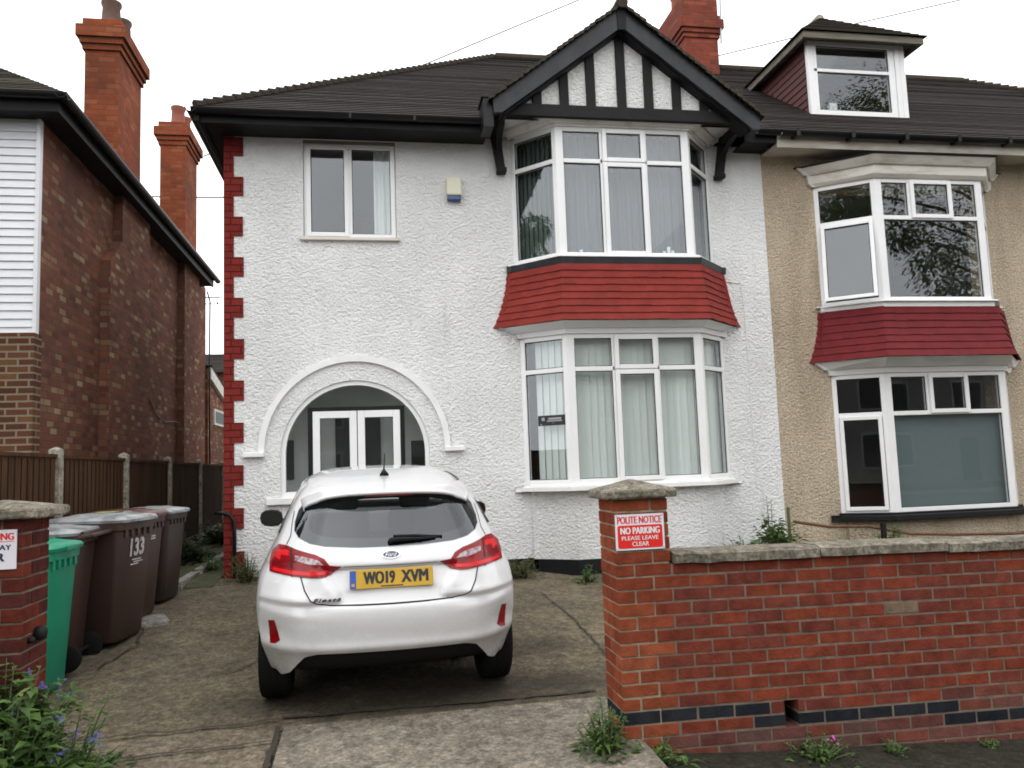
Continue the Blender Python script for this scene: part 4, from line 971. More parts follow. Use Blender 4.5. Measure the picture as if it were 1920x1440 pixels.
while x < XE:
    ln = random.choice((.86, .9, .93)); a = x; n = 9; jz = random.uniform(-.006, .006); 
    y0, y1 = FY - .035, FY + .25
    for i in range(n):
        s0, s1 = lerp(a, a + ln - .008, i / n), lerp(a, a + ln - .008, (i + 1) / n)
        w0, w1 = [.010 * mnoise.noise(Vector((s * 7, 1, 0))) for s in (s0, s1)]; v0, v1 = [.008 * mnoise.noise(Vector((s * 9, 5, 0))) for s in (s0, s1)]
        zb = .988 + jz; V = [(s0, y0 + w0, zb + v0), (s1, y0 + w1, zb + v1), (s1, y1, zb), (s0, y1, zb), (s0, y0 + w0, zb + .05 + v0), (s1, y0 + w1, zb + .05 + v1), (s1, y0 + .06, zb + .066 + v1), (s0, y0 + .06, zb + .066 + v0), (s1, y1, zb + .06), (s0, y1, zb + .06)]
        V = [(p[0], p[1], p[2] + tilt(p[0])) for p in V]
        m.mesh(V, [(0, 1, 5, 4), (4, 5, 6, 7), (7, 6, 8, 9), (3, 2, 1, 0)] + ([(0, 4, 7, 9, 3)] if i == 0 else []) + ([(1, 2, 8, 6, 5)] if i == n - 1 else []))
    x += ln
m.build('coping', M['stone'], gwl, merge=True)
# pillar brickwork
def pillar(parent, x0, x1, y0, y1, zb, nc, cols, interlock=0, side='right'):
    m = MB(); z = zb
    for c in range(nc):
        z0 = zb + c * CH; z1 = z0 + CH - .011; zc = (z0 + z1) / 2; a = c % 2
        col = lambda: random.choice(BLUE) if abs(zc - .130) < CH / 2 and interlock else random.choice(cols)
        if a:
            br = [(x0, x0 + .215, y0, y0 + .1025), (x0 + .2275, x1, y0 + (.2275 if interlock and z1 < .985 else 0), y0 + (.3 if interlock and z1 < .985 else .215)), (x1 - .215, x1, y1 - .1025, y1), (x0, x1 - .2275, y1 - .215, y1)]
            if interlock and zc < .97: br.append((x1 + .0, x1 + .1, y0, y0 + .1025)) if False else None
        else:
            br = [(x0, x0 + .1025, y0, y0 + .215), (x0 + .115, x1, y0, y0 + .1025), (x1 - .1025, x1, y1 - .215, y1), (x0, x1 - .115, y1 - .1025, y1)]
        for (p, q, r_, s_) in br: 
            if q - p > .02 and s_ - r_ > .02: brick(m, p, q, r_, s_, z0, z1, col())
    return m.build('pillar' if interlock else 'brickwork', M['street_brick'], parent, bevel=.003)
PZ = ZB + 5 * CH; 
pl = pillar(gwl, 1.372, 1.70, FY, FY + .328, ZB, 24, ORANGE, 1)
m = MB(); m.box(1.378, 1.694, FY + .006, FY + .322, ZB, ZB + 24 * CH - .004); m.build('pillar_mortar', pbr('pale pillar mortar', (.33, .285, .20), .95, var=.4, vscale=14, bump=.6, bscale=80), pl)
def pyramid_cap(parent, x0, x1, y0, y1, z, h0=.055, h1=.075):
    m = MB(); n = 10; cx, cy = (x0 + x1) / 2, (y0 + y1) / 2; V = []
    for lv, (s, zz) in enumerate(((.97, z), (1.0, z + .01), (1.0, z + h0 - .012), (.97, z + h0), (.5, z + h0 + h1 * .52), (.04, z + h0 + h1))):
        for (ax, ay) in [(-1 + 2 * i / n, -1) for i in range(n)] + [(1, -1 + 2 * i / n) for i in range(n)] + [(1 - 2 * i / n, 1) for i in range(n)] + [(-1, 1 - 2 * i / n) for i in range(n)]:
            px, py = cx + ax * s * (x1 - x0) / 2, cy + ay * s * (y1 - y0) / 2
            V.append((px + .006 * mnoise.noise(Vector((px * 12, py * 12, lv))), py + .006 * mnoise.noise(Vector((px * 12, py * 12, 9 + lv))), zz + .006 * mnoise.noise(Vector((px * 9, py * 9, 4)))))
    k = 4 * n; F = [(l * k + i, l * k + (i + 1) % k, (l + 1) * k + (i + 1) % k, (l + 1) * k + i) for l in range(5) for i in range(k)] + [tuple(range(k - 1, -1, -1)), tuple(range(5 * k, 6 * k))]
    m.mesh(V, F); return m.build('cap', M['stone'], parent)
pyramid_cap(pl, 1.322, 1.745, FY - .045, FY + .375, ZB + 24 * CH - .004, .05, .062)
# left gate pillar
lp = thing('gate_pillar', 'dark red brick gate pillar with a flat stone cap at the left edge', 'pillar', (-1.95, 4.7, 0))
pillar(lp, -2.11, -1.782, FY, FY + .328, ZB + CH * .5, 24, [(.115, .028, .020), (.135, .030, .020), (.10, .028, .022), (.15, .036, .022), (.09, .028, .024)])
m = MB(); m.box(-2.104, -1.788, FY + .006, FY + .322, ZB, ZB + 24.5 * CH - .004); m.build('mortar', M['mortar'], lp)
pyramid_cap(lp, -2.18, -1.705, FY - .06, FY + .40, ZB + 24.5 * CH - .004, .05, .045)
m = MB(); m.lathe([(.01, 0), (.035, .005), (.04, .03), (.03, .05), (.012, .055)], (-1.782, FY + .17, .80), 'x', 16); m.lathe([(.016, 0), (.016, .03)], (-1.782, FY + .08, .78), 'x', 10); m.build('gate_fitting', M['rust'] if False else M['carblack'], lp, smooth=True)

# signs
s1 = thing('parking_sign', 'red and white sign reading POLITE NOTICE NO PARKING on the right pillar', 'sign', (1.52, FY - .01, 1.18))
ra = R(-1.0)
m = MB(); sx0, sx1, sz0, sz1, sy = 1.372, 1.668, 1.078, 1.283, FY - .012
m.plate(rect(sx0, sx1, sz0, sz1), [], sy, sy + .006); m.build('plate', M['sign_white'], s1, bevel=.002)
def rrect(x0, x1, z0, z1, r):
    P = []
    for cx, cz, a in ((x1 - r, z0 + r, -90), (x1 - r, z1 - r, 0), (x0 + r, z1 - r, 90), (x0 + r, z0 + r, 180)):
        P += [(cx + r * math.cos(R(a + 22.5 * i)), cz + r * math.sin(R(a + 22.5 * i))) for i in range(5)]
    return P
m = MB(); m.plate(rrect(sx0 + .012, sx1 - .012, sz0 + .010, sz0 + .142, .012), [], sy - .0015, sy + .001); m.build('red_panel', M['sign_red'], s1)
bold_text('POLITE NOTICE', sx0 + .012, sx1 - .014, sz0 + .152, sz0 + .193, sy - .0015, .0016).build('lettering', M['sign_red'], s1)
for tx, a, b, c, d, bo in (('NO PARKING', .028, .268, .092, .130, .0022), ('PLEASE LEAVE', .035, .258, .057, .080, .0006), ('CLEAR', .097, .199, .022, .047, .0006)):
    bold_text(tx, sx0 + a, sx0 + b, sz0 + c, sz0 + d, sy - .003, bo).build('lettering', M['white_ink'], s1)
m = MB()
for a, b in ((.008, .008), (.288, .008), (.008, .197), (.288, .197)): m.lathe([(.004, 0), (.003, -.003)], (sx0 + a, sy, sz0 + b), 'y', 8)
m.build('screw', M['grey_metal'], s1)
s2 = thing('driveway_sign', 'white sign ending in ING, WAY and R on the left gate pillar', 'sign', (-1.95, FY - .01, 1.25))
sx0, sx1, sz0, sz1 = -2.10, -1.812, 1.158, 1.358
m = MB(); m.plate(rect(sx0, sx1, sz0, sz1), [], sy, sy + .006); m.build('plate', M['sign_white'], s2, bevel=.002)
bold_text('NO PARKING', sx0 + .02, sx1 - .012, sz0 + .148, sz0 + .183, sy - .0015, .002).build('lettering', M['sign_red'], s2)
m = MB(); m.box(sx0 + .02, sx1 - .01, sy - .0012, sy, sz0 + .139, sz0 + .142); m.build('rule', M['sign_red'], s2)
bold_text('DRIVEWAY', sx0 + .05, sx1 - .024, sz0 + .098, sz0 + .123, sy - .0015, .0014).build('lettering', M['sign_blue'], s2)
bold_text('CLEAR', sx0 + .03, sx1 - .053, sz0 + .040, sz0 + .082, sy - .0015, .003).build('lettering', M['sign_blue'], s2)

# ================================================================== CAR
def catmull(xs, ys):
    def f(x):
        if x <= xs[0]: return ys[0]
        if x >= xs[-1]: return ys[-1]
        for i in range(len(xs) - 1):
            if x <= xs[i + 1]:
                h = xs[i + 1] - xs[i]; t = (x - xs[i]) / h
                d = lambda j: (ys[min(j + 1, len(xs) - 1)] - ys[max(j - 1, 0)]) / (xs[min(j + 1, len(xs) - 1)] - xs[max(j - 1, 0)])
                m0, m1 = d(i) * h, d(i + 1) * h
                return (2 * t ** 3 - 3 * t ** 2 + 1) * ys[i] + (t ** 3 - 2 * t ** 2 + t) * m0 + (-2 * t ** 3 + 3 * t ** 2) * ys[i + 1] + (t ** 3 - t ** 2) * m1
    return f
sil = catmull([.20, .25, .35, .45, .6, .75, .85, .92, 1.0, 1.1, 1.2, 1.3, 1.36, 1.40, 1.43], [.77, .79, .825, .85, .865, .868, .855, .825, .785, .735, .690, .642, .608, .575, .54])
wz = lambda z: sil(z) / 1.05
base_ = catmull([.2, .28, .36, .42, .455, .475, .52, .62, .68, .72, .76, .82, .90, .942, .953, .97, 1.0, 1.04, 1.2, 1.36, 1.45], [.13, .10, .075, .045, .014, .002, .008, .0, .004, .016, .036, .074, .112, .130, .110, .112, .128, .155, .28, .405, .47])
def shelf(x, z): return .020 * smooth(.722, .734, z) * (1 - smooth(.76, .84, z)) * (1 - smooth(.40, .52, abs(x)))
def recess(x, z):
    # outside the number plate recess the panel stays proud
    e = abs(x) - .30 - max(0, z - .80) * .75
    a = smooth(.0, .05, e) * smooth(.735, .77, z) * (1 - smooth(.935, .955, z)); return -.040 * a
def yrear(x, z):
    t = min(abs(x) / wz(z), 1.0)
    cr_ = .011 * math.exp(-((z - (.645 + .07 * t * t)) / .028) ** 2) * smooth(.3, .9, t)
    ref = .030 * math.exp(-((z - .565) / .075) ** 2) * math.exp(-((abs(x) - .72) / .10) ** 2)
    return base_(z) + .10 * t * t + .2 * (max(t - .6, 0) / .4) ** 2 + recess(x, z) - cr_ + ref + shelf(x, z)
CORNER = [(1.0, .30), (1.018, .345), (1.031, .40), (1.040, .46), (1.046, .53), (1.05, .62)]
_c = CORNER; CORNER = [(lerp(a[0], b[0], k / 5), lerp(a[1], b[1], k / 5)) for a, b in zip(_c, _c[1:]) for k in range(5)] + [_c[-1]]
IC = 40 + len(CORNER) - 1
yfront = catmull([.2, .3, .5, .7, .78, .85, .92, .97, 1.01, 1.05, 1.2, 1.4, 1.45], [3.9, 4.0, 4.04, 4.0, 3.93, 3.80, 3.5, 3.18, 2.98, 2.86, 2.55, 2.12, 2.0])
def column_pts(z):
    w_ = wz(z); P = []
    for i in range(41): t = i / 40; P.append((t * w_, yrear(t * w_, z)))
    for t, dyc in CORNER[1:]: P.append((t * w_, base_(z) + dyc))
    ys = P[-1][1]; yf = yfront(z); hood = smooth(.8, 1.0, z) * .12
    ye = yf - .75
    for i in range(1, 61):
        y = lerp(ys, ye, i / 60); P.append((1.05 * w_ * (1 - hood * smooth(2.4, 3.4, y)), y))
    xe = P[-1][0]
    for i in range(1, 21):
        a = i / 20 * math.pi / 2; P.append((xe * math.cos(a) ** .7, ye + .75 * math.sin(a)))
    return P
def zlow(x, y, i):
    if y < .62 or i < IC: 
        ax = abs(x); z = interp(ax, [0, .42, .49, .55, .61, .67, .75, .82, .9], [.44, .44, .42, .355, .29, .258, .255, .29, .33])
        if y > .36: z = max(z, .285)
    else: z = .24
    for yc in (.70, 3.19):
        if abs(y - yc) < .365 and i > 41: z = max(z, .305 + math.sqrt(.365 ** 2 - (y - yc) ** 2))
    return z
rows = [.20 + (.76 - .20) * i / 26 for i in range(27)] + [.76 + (1.415 - .76) * i / 44 for i in range(1, 45)]
GL = [(0, 1.062), (.2, 1.063), (.4, 1.074), (.5, 1.09), (.57, 1.115), (.60, 1.15), (.60, 1.20), (.58, 1.27), (.545, 1.315), (.475, 1.35), (.33, 1.38), (.17, 1.395), (0, 1.398)]
GL = [(x * 1.022, z) for x, z in GL]
GLP = GL + [(-x, z) for x, z in GL[-2:0:-1]]
def shrink(poly, k, kz=None):
    cx = sum(p[0] for p in poly) / len(poly); cz = (min(p[1] for p in poly) + max(p[1] for p in poly)) / 2; kz = kz or k
    return [(cx + (x - cx) * k, cz + (z - cz) * kz) for x, z in poly]
HOLE = shrink(GLP, .94, .90)
SIDE = [[(.98, 1.06), (1.60, 1.03), (1.60, 1.34), (1.05, 1.30)], [(1.70, 1.03), (2.52, 1.01), (2.05, 1.36), (1.70, 1.36)]]
BOD = []; 
for zr in rows:
    pts = column_pts(zr); row = []
    for i, (x, y) in enumerate(pts):
        lo = zlow(x, y, i); z = zr if zr >= .76 else lo + (zr - .20) / (.76 - .20) * (.76 - lo)
        if zr < .76 and i <= IC:
            # follow the surface at the real height
            p2 = column_pts(z)[i] if False else None
        row.append((x, y, z))
    BOD.append(row)
# resample lower rows at their true heights
for r_, zr in enumerate(rows):
    if zr >= .76: continue
    for i in range(len(BOD[r_])):
        x, y, z = BOD[r_][i]
        if i <= 40: t = i / 40; x = t * wz(z); y = yrear(x, z)
        elif i <= IC: t, d = CORNER[i - 40]; x = t * wz(z); y = base_(z) + d
        else: x = x * wz(z) / wz(zr)
        BOD[r_][i] = (x, y, z)
bm_ = MB(); nc = len(BOD[0])
def isglass(i, a):
    x, y, z = a
    if i <= 40: return inside((x, z), HOLE)
    if IC < i <= IC + 60: return any(inside((y, z), shrink(s, .93)) for s in SIDE)
    if i > IC + 63: return 1.06 < z < 1.36 and x < .62
    return False
for sg in (1, -1):
    V = [(sg * x, y, z) for row in BOD for x, y, z in row]; F = []
    for r_ in range(len(rows) - 1):
        for i in range(nc - 1):
            c = tuple(sum(BOD[a][b][k] for a, b in ((r_, i), (r_, i + 1), (r_ + 1, i), (r_ + 1, i + 1))) / 4 for k in range(3))
            if isglass(i, c): continue
            f = (r_ * nc + i, r_ * nc + i + 1, (r_ + 1) * nc + i + 1, (r_ + 1) * nc + i); F.append(f if sg > 0 else f[::-1])
    bm_.mesh(V, F)
car = thing('hatchback_car', 'white five door hatchback parked on the drive facing the house', 'car', (.095, 5.2, .03), (0, 0, 0), local=True)
yaw, pit, rol = R(-2.2), R(4.5), R(.2)
fw = Vector((math.sin(yaw) * math.cos(pit), math.cos(yaw) * math.cos(pit), math.sin(pit))); rt = Vector((math.cos(yaw), -math.sin(yaw), 0)); upv = rt.cross(fw)
r2 = math.cos(rol) * rt - math.sin(rol) * upv; u2 = math.sin(rol) * rt + math.cos(rol) * upv
car.rotation_euler = Matrix((r2, fw, u2)).transposed().to_euler()
body = bm_.build('body', M['carpaint'], car, smooth=True, merge=True, recalc=False)
# roof panel with its rear spoiler lip
def zroofc(y): return interp2(y)
interp2 = catmull([.28, .45, .7, 1.0, 1.4, 1.75, 2.0, 2.15], [1.402, 1.424, 1.446, 1.463, 1.474, 1.466, 1.446, 1.420])
wroof = catmull([.28, .5, 1.0, 1.8, 2.3, 2.5], [.545, .585, .605, .60, .575, .55])
m = MB(); nx, ny = 40, 50; V = []
def roofpt(i, j):
    t = -1 + 2 * i / nx; y = .295 + 1.85 * j / ny; w_ = wroof(y)
    yy = y + .20 * abs(t) ** 3 * (1 - j / ny); z = interp2(y) - .022 * t * t - .075 * abs(t) ** 5
    rib = .006 * math.exp(-((abs(t) - .86) / .04) ** 2)
    return (t * w_, yy, z - rib)
for j in range(ny + 1):
    for i in range(nx + 1): V.append(roofpt(i, j))
F = [(j * (nx + 1) + i, j * (nx + 1) + i + 1, (j + 1) * (nx + 1) + i + 1, (j + 1) * (nx + 1) + i) for j in range(ny) for i in range(nx)]
m.mesh(V, F)
lipA = [roofpt(i, 0) for i in range(nx + 1)]
lip1 = [(x, y - .006, z - .012) for x, y, z in lipA]; lip2 = [(x, y + .005, z - .024) for x, y, z in lipA]; lip3 = [(x, y + .16, z - .02) for x, y, z in lipA]
for a, b in ((lipA, lip1), (lip1, lip2), (lip2, lip3)):
    m.mesh(list(a) + list(b), [(i, nx + 1 + i, nx + 2 + i, i + 1) for i in range(nx)])
for sg in (0, nx):
    e = [roofpt(sg, j) for j in range(ny + 1)]; s_ = -1 if sg == 0 else 1
    m.mesh(e + [(x + s_ * .004, y, z - .05) for x, y, z in e], [(j, j + 1, ny + 2 + j, ny + 1 + j) for j in range(ny)])
m.build('roof', M['carpaint'], car, smooth=True, merge=True, recalc=False)
# patches laid on the rear surface
def patch(poly, off, name, mat, parent, holes=(), res=.025, depth=.012, surf=yrear, axis='y', smooth_=True):
    x0, x1 = min(p[0] for p in poly), max(p[0] for p in poly); z0, z1 = min(p[1] for p in poly), max(p[1] for p in poly)
    def dens(lp):
        o = []
        for a, b in zip(lp, lp[1:] + lp[:1]):
            n = max(1, int(math.dist(a, b) / res)); o += [(lerp(a[0], b[0], i / n), lerp(a[1], b[1], i / n)) for i in range(n)]
        return o
    P = dens(list(poly)); H = [dens(list(h)) for h in holes]; ex = []
    x = x0 + res / 2
    while x < x1:
        z = z0 + res / 2
        while z < z1:
            if inside((x, z), P) and not any(inside((x, z), h) for h in H): ex.append((x, z))
            z += res
        x += res
    V, F = cdt([P] + H, ex)
    mp = (lambda x, z, o: (x, surf(x, z) - o, z)) if axis == 'y' else (lambda y, z, o: (surf(y, z) + axis * o, y, z))
    m = MB(); m.mesh([mp(a, b, off) for a, b in V], F)
    for lp in [P] + H:
        n = len(lp); m.mesh([mp(a, b, off) for a, b in lp] + [mp(a, b, off - depth) for a, b in lp], [(i, (i + 1) % n, n + (i + 1) % n, n + i) for i in range(n)])
    ob = m.build(name, M[mat], parent, smooth=True, merge=False, recalc=False)
    bmx = bmesh.new(); bmx.from_mesh(ob.data); bmesh.ops.recalc_face_normals(bmx, faces=bmx.faces); bmx.to_mesh(ob.data); bmx.free()
    e = ob.modifiers.new('split', 'EDGE_SPLIT'); e.split_angle = R(50)
    return ob
yrs = lambda x, z: base_(z) + .10 * min(abs(x) / wz(z), 1) ** 2 + .2 * (max(min(abs(x) / wz(z), 1) - .6, 0) / .4) ** 2
rg = patch(GLP, .004, 'rear_window', 'car_glass', car, depth=.006, surf=yrs)
patch(shrink(GLP, .995, .99), .0025, 'window_frit', 'gloss_black', rg, holes=[shrink(GLP, .84, .70)], depth=.002, surf=yrs)
mir = lambda P: [(-x, z) for x, z in P][::-1]
LR = [(.765, .915), (.770, .965), (.755, 1.03), (.715, 1.065), (.66, 1.068), (.60, 1.055), (.47, 1.03), (.415, 1.005), (.385, .968), (.31, .958), (.34, .935), (.39, .905), (.48, .902), (.58, .908), (.70, .913)]
CLR = [(.60, .995), (.60, 1.022), (.52, 1.015), (.455, 1.0), (.42, .972), (.50, .975)]
LOOP = [(.735, 1.0), (.72, 1.035), (.66, 1.045), (.64, 1.04), (.64, 1.015), (.69, 1.015), (.70, .985)]
STRIP = [(.74, .925), (.74, .94), (.58, .938), (.44, .935), (.38, .94), (.41, .918), (.5, .915), (.6, .918)]
for s_ in (1, -1):
    f = (lambda P: P) if s_ > 0 else mir
    tl = patch(f(LR), .010, 'tail_light', 'red_lens', car, res=.02, depth=.02)
    patch(f(CLR), .0125, 'clear_lens', 'clear_lens', tl, res=.02, depth=.004)
    patch(f(LOOP), .0125, 'light_guide', 'bright_lens', tl, res=.012, depth=.004); patch(f(STRIP), .0122, 'brake_strip', 'bright_lens', tl, res=.02, depth=.004)
    patch(f([(.613, .905), (.62, .905), (.632, 1.06), (.622, 1.06)]), .0118, 'lens_gap', 'gap', tl, res=.02, depth=.003)
    patch(f([(.63, .945), (.755, .95), (.75, .985), (.63, .975)]), .0118, 'dark_lens', 'dark_red_lens', tl, res=.02, depth=.003)
    patch(f([(.765, .63), (.725, .638), (.715, .60), (.69, .515), (.72, .492), (.755, .488)]), .004, 'reflector', 'red_lens', car, res=.02, depth=.012)
# tail gate shut line
SL = [(.56, .905), (.535, .83), (.50, .775), (.455, .748), (.38, .735), (.2, .731), (0, .730)]
def strip(P, wd):
    a, b = [], []
    for i, p in enumerate(P):
        q = Vector(P[min(i + 1, len(P) - 1)]) - Vector(P[max(i - 1, 0)]); q.normalize(); n = Vector((-q.y, q.x)) * wd
        a.append((p[0] + n.x, p[1] + n.y)); b.append((p[0] - n.x, p[1] - n.y))
    return a + b[::-1]
full = SL + [(-x, z) for x, z in SL[-2::-1]]
patch(strip(full, .0035), .004, 'tailgate_gap', 'gap', car, res=.02, depth=.003)
patch(strip([(.66, 1.07), (.635, 1.12), (.63, 1.2), (.62, 1.26)], .003), .0015, 'shut_line', 'gap', car, res=.02, depth=.003); patch(strip([(-.66, 1.07), (-.635, 1.12), (-.63, 1.2), (-.62, 1.26)], .003), .0015, 'shut_line', 'gap', car, res=.02, depth=.003)
patch([(-.16, 1.386), (.16, 1.386), (.16, 1.372), (-.16, 1.372)], .118, 'brake_light', 'dark_red_lens', car, depth=.02)
patch([(-.30, .956), (.30, .956), (.28, .944), (-.28, .944)], .0035, 'ledge_shade', 'gap', car, depth=.003)  # dark strip painting in the shade line under the tailgate ledge
# black rear valance, under body, exhaust
m = MB(); V = []; xs = [-.70 + 1.4 * i / 28 for i in range(29)]
for zz, yy in ((.455, .055), (.39, .085), (.33, .13), (.285, .20), (.285, .6)):
    for x in xs: V.append((x, max(yy, 0) + .10 * (x / .82) ** 2 + .2 * (max(abs(x) / .80 - .6, 0) / .4) ** 2 + .03, zz))
m.mesh(V, [(r_ * 29 + i, r_ * 29 + i + 1, (r_ + 1) * 29 + i + 1, (r_ + 1) * 29 + i) for r_ in range(4) for i in range(28)]); m.build('valance', M['carblack'], car, smooth=True)
m = MB(); m.box(-.62, .62, .75, 3.75, .19, .40); m.box(-.80, .80, 1.1, 2.8, .18, .42); m.box(-.60, .60, .30, 1.2, .30, .60); m.build('underbody', M['carblack'], car)
m = MB(); m.tube([(.42, .30, .27), (.42, .20, .265)], .026, 12); m.build('exhaust', M['carblack'], car)
# wheels
for (xw, yw) in ((-.745, .70), (.745, .70), (-.745, 3.19), (.745, 3.19)):
    sg = 1 if xw > 0 else -1
    wv_ = bpy.data.objects.new('wheel', None); COL.objects.link(wv_); wv_.parent = car; wv_.location = (xw, yw, .305); ORG[wv_.name] = Vector((0, 0, 0))
    m = MB(); m.lathe([(.195, -.085), (.22, -.098), (.27, -.104), (.296, -.094), (.305, -.07), (.305, -.02), (.302, -.017), (.305, -.014), (.305, .014), (.302, .017), (.305, .02), (.305, .07), (.296, .094), (.27, .104), (.22, .098), (.195, .085)], (0, 0, 0), 'x', 72); m.build('tyre', M['tyre'], wv_, smooth=True)
    m = MB(); m.lathe([(.2, -.08), (.2, .08), (.185, .085), (.18, .06), (.18, -.08)], (0, 0, 0), 'x', 32)
    for k in range(10):
        a = 2 * math.pi * k / 10; ca, sa = math.cos(a), math.sin(a)
        m.box(-.012, .012, -.014, .014, .03, .185, T=lambda x, y, z, ca=ca, sa=sa: (x + sg * .07, y * ca - z * sa, y * sa + z * ca))
    m.lathe([(.055, -.02), (.055, .0)], (sg * .085, 0, 0), 'x', 20); m.build('rim', M['alloy'], wv_, smooth='auto')
    m = MB(); m.lathe([(.17, -.03), (.17, .0)], (sg * .02, 0, 0), 'x', 20); m.build('brake_disc', M['dark'], wv_)
m = MB()
for sg in (-1, 1):
    for yc in (.70, 3.19):
        n = 16; Pq = [(yc + .355 * math.cos(math.pi * i / n), .305 + .355 * math.sin(math.pi * i / n)) for i in range(n + 1)]
        m.mesh([(sg * x, y, z) for x in (.52, .69) for y, z in Pq], [(i, i + 1, n + 2 + i, n + 1 + i) for i in range(n)] + [tuple(range(n + 1))])
m.build('wheel_arch_liner', M['carblack'], car, split=True)
# number plate, badges
pz, py = .8785, None
TP = lambda a, d, b: (a, yrear(0, pz) - .022 + d + (b - pz) * .33, b)
m = MB(); m.box(-.262, .262, 0, .012, .823, .934, T=TP); np_ = m.build('number_plate', M['plate_yellow'], car, bevel=.003)
m = MB(); m.box(-.260, -.222, -.0015, .001, .826, .931, T=TP); m.build('blue_band', M['plate_blue'], np_)
m = MB(); m.box(-.25, -.232, -.0025, -.001, .84, .856, T=TP); m.build('band_mark', M['plate_yellow'], np_)
bold_text('WO19', -.178, .022, .850, .922, -.002, .0048, T=TP).build('lettering', M['ink'], np_); bold_text('XVM', .058, .232, .850, .922, -.002, .0048, T=TP).build('lettering', M['ink'], np_)
m = MB(); m.box(-.07, .07, -.002, -.0005, .832, .838, T=TP); m.build('maker_line', M['ink'], np_)
ell = lambda a, b, cz, n=32: [(a * math.cos(2 * math.pi * i / n), cz + b * math.sin(2 * math.pi * i / n)) for i in range(n)]
bd = patch(ell(.058, .024, 1.018), .008, 'badge', 'chrome', car, res=.02, depth=.012); patch(ell(.052, .019, 1.018), .0095, 'badge_field', 'badge_blue', bd, res=.02, depth=.003)
textmb('Ford', -.036, .036, 1.006, 1.030, 0, .001, .0, shear=.3, T=lambda a, d, b: (a, yrs(a, b) - .0125 + d, b)).build('lettering', M['white_ink'], bd)
textmb('Fiesta', -.485, -.315, .762, .785, 0, .003, .01, shear=.3, T=lambda a, d, b: (a, yrear(a, b) - .006 + d, b), spacing=1.15).build('model_lettering', M['carblack'], car)
# rear wiper
yw_ = lambda x, z, o: (x, yrs(x, z) - o, z)
m = MB(); m.tube([yw_(0.0, 1.088, .012), yw_(.0, 1.10, .03), yw_(.06, 1.105, .035), yw_(.2, 1.10, .026), yw_(.30, 1.102, .02)], [.019, .017, .014, .010, .006], 8); m.tube([yw_(.02, 1.120, .010), yw_(.15, 1.118, .011), yw_(.34, 1.103, .012)], .009, 6); m.build('rear_wiper', M['carblack'], car, smooth=True)
# roof antenna
m = MB(); zr_ = interp2(.92) - .002; V = []
m.tube([(0, .86, zr_), (0, .875, zr_ + .015), (0, .90, zr_ + .03), (0, .915, zr_ + .04)], [.034, .026, .014, .006], 10); m.tube([(0, .90, zr_ + .03), (0, .80, zr_ + .12), (0, .75, zr_ + .165)], [.006, .004, .003], 6); m.build('antenna', M['carblack'], car, smooth=True)
# side windows, door mirrors, windscreen
def xside(sgn): return lambda y, z: sgn * sil(z) * (1 - smooth(.8, 1.0, z) * .12 * smooth(2.4, 3.4, y))
for sg in (1, -1):
    for s_ in SIDE: patch([(y, z) for y, z in s_], .006, 'side_window', 'car_glass', car, surf=xside(sg), axis=sg, depth=.01)
    patch([(.62, 1.12), (.96, 1.06), (1.02, 1.29), (.80, 1.25)], .006, 'quarter_window', 'gloss_black', car, surf=xside(sg), axis=sg, depth=.01)
    patch(strip([(.95, .55), (.97, 1.03)], .004), .002, 'shut_line', 'gap', car, surf=xside(sg), axis=sg, depth=.003); patch(strip([(1.68, .3), (1.65, 1.03)], .004), .002, 'shut_line', 'gap', car, surf=xside(sg), axis=sg, depth=.003)
    m = MB(); V = []; n1, n2 = 12, 8
    for i in range(n1):
        a = 2 * math.pi * i / n1
        ca, sa = math.cos(a), math.sin(a); sx = .098 * (abs(ca) ** .75) * (1 if ca > 0 else -1); sz = .075 * (abs(sa) ** .75) * (1 if sa > 0 else -1)
        for (k, yo) in ((.90, .0), (1.0, .02), (.97, .06), (.78, .11), (.35, .14)): V.append((sg * (.915 + sx * k), 2.33 + yo, .985 + sz * k + .01 * sx * 3))
    F = [(i * 5 + j, ((i + 1) % n1) * 5 + j, ((i + 1) % n1) * 5 + j + 1, i * 5 + j + 1) for i in range(n1) for j in range(4)] + [tuple(i * 5 for i in range(n1)), tuple(i * 5 + 4 for i in range(n1))]
    m.mesh(V, F); m.tube([(sg * .80, 2.40, .95), (sg * .86, 2.40, .955)], .022, 8); mr = m.build('door_mirror', M['carblack'], car, smooth='auto')
    m = MB(); m.mesh([(sg * (.915 + .086 * (abs(math.cos(2 * math.pi * i / 24)) ** .75) * (1 if math.cos(2 * math.pi * i / 24) > 0 else -1)), 2.326, .985 + .062 * (abs(math.sin(2 * math.pi * i / 24)) ** .75) * (1 if math.sin(2 * math.pi * i / 24) > 0 else -1)) for i in range(24)], [tuple(range(24))]); m.build('mirror_glass', pbr('mirror glass', (.25, .27, .27), .03, metal=1.0), mr)
yfs = lambda x, z: yfront(z) - .75 + .75 * math.sin(math.acos(min(1, (abs(x) / (wz(z) * 1.05 * .88)) ** (1 / .7))))
patch([(-.60, 1.05), (.60, 1.05), (.52, 1.375), (-.52, 1.375)], -.006, 'windscreen', 'glass', car, surf=yfs, res=.05, depth=-.006)
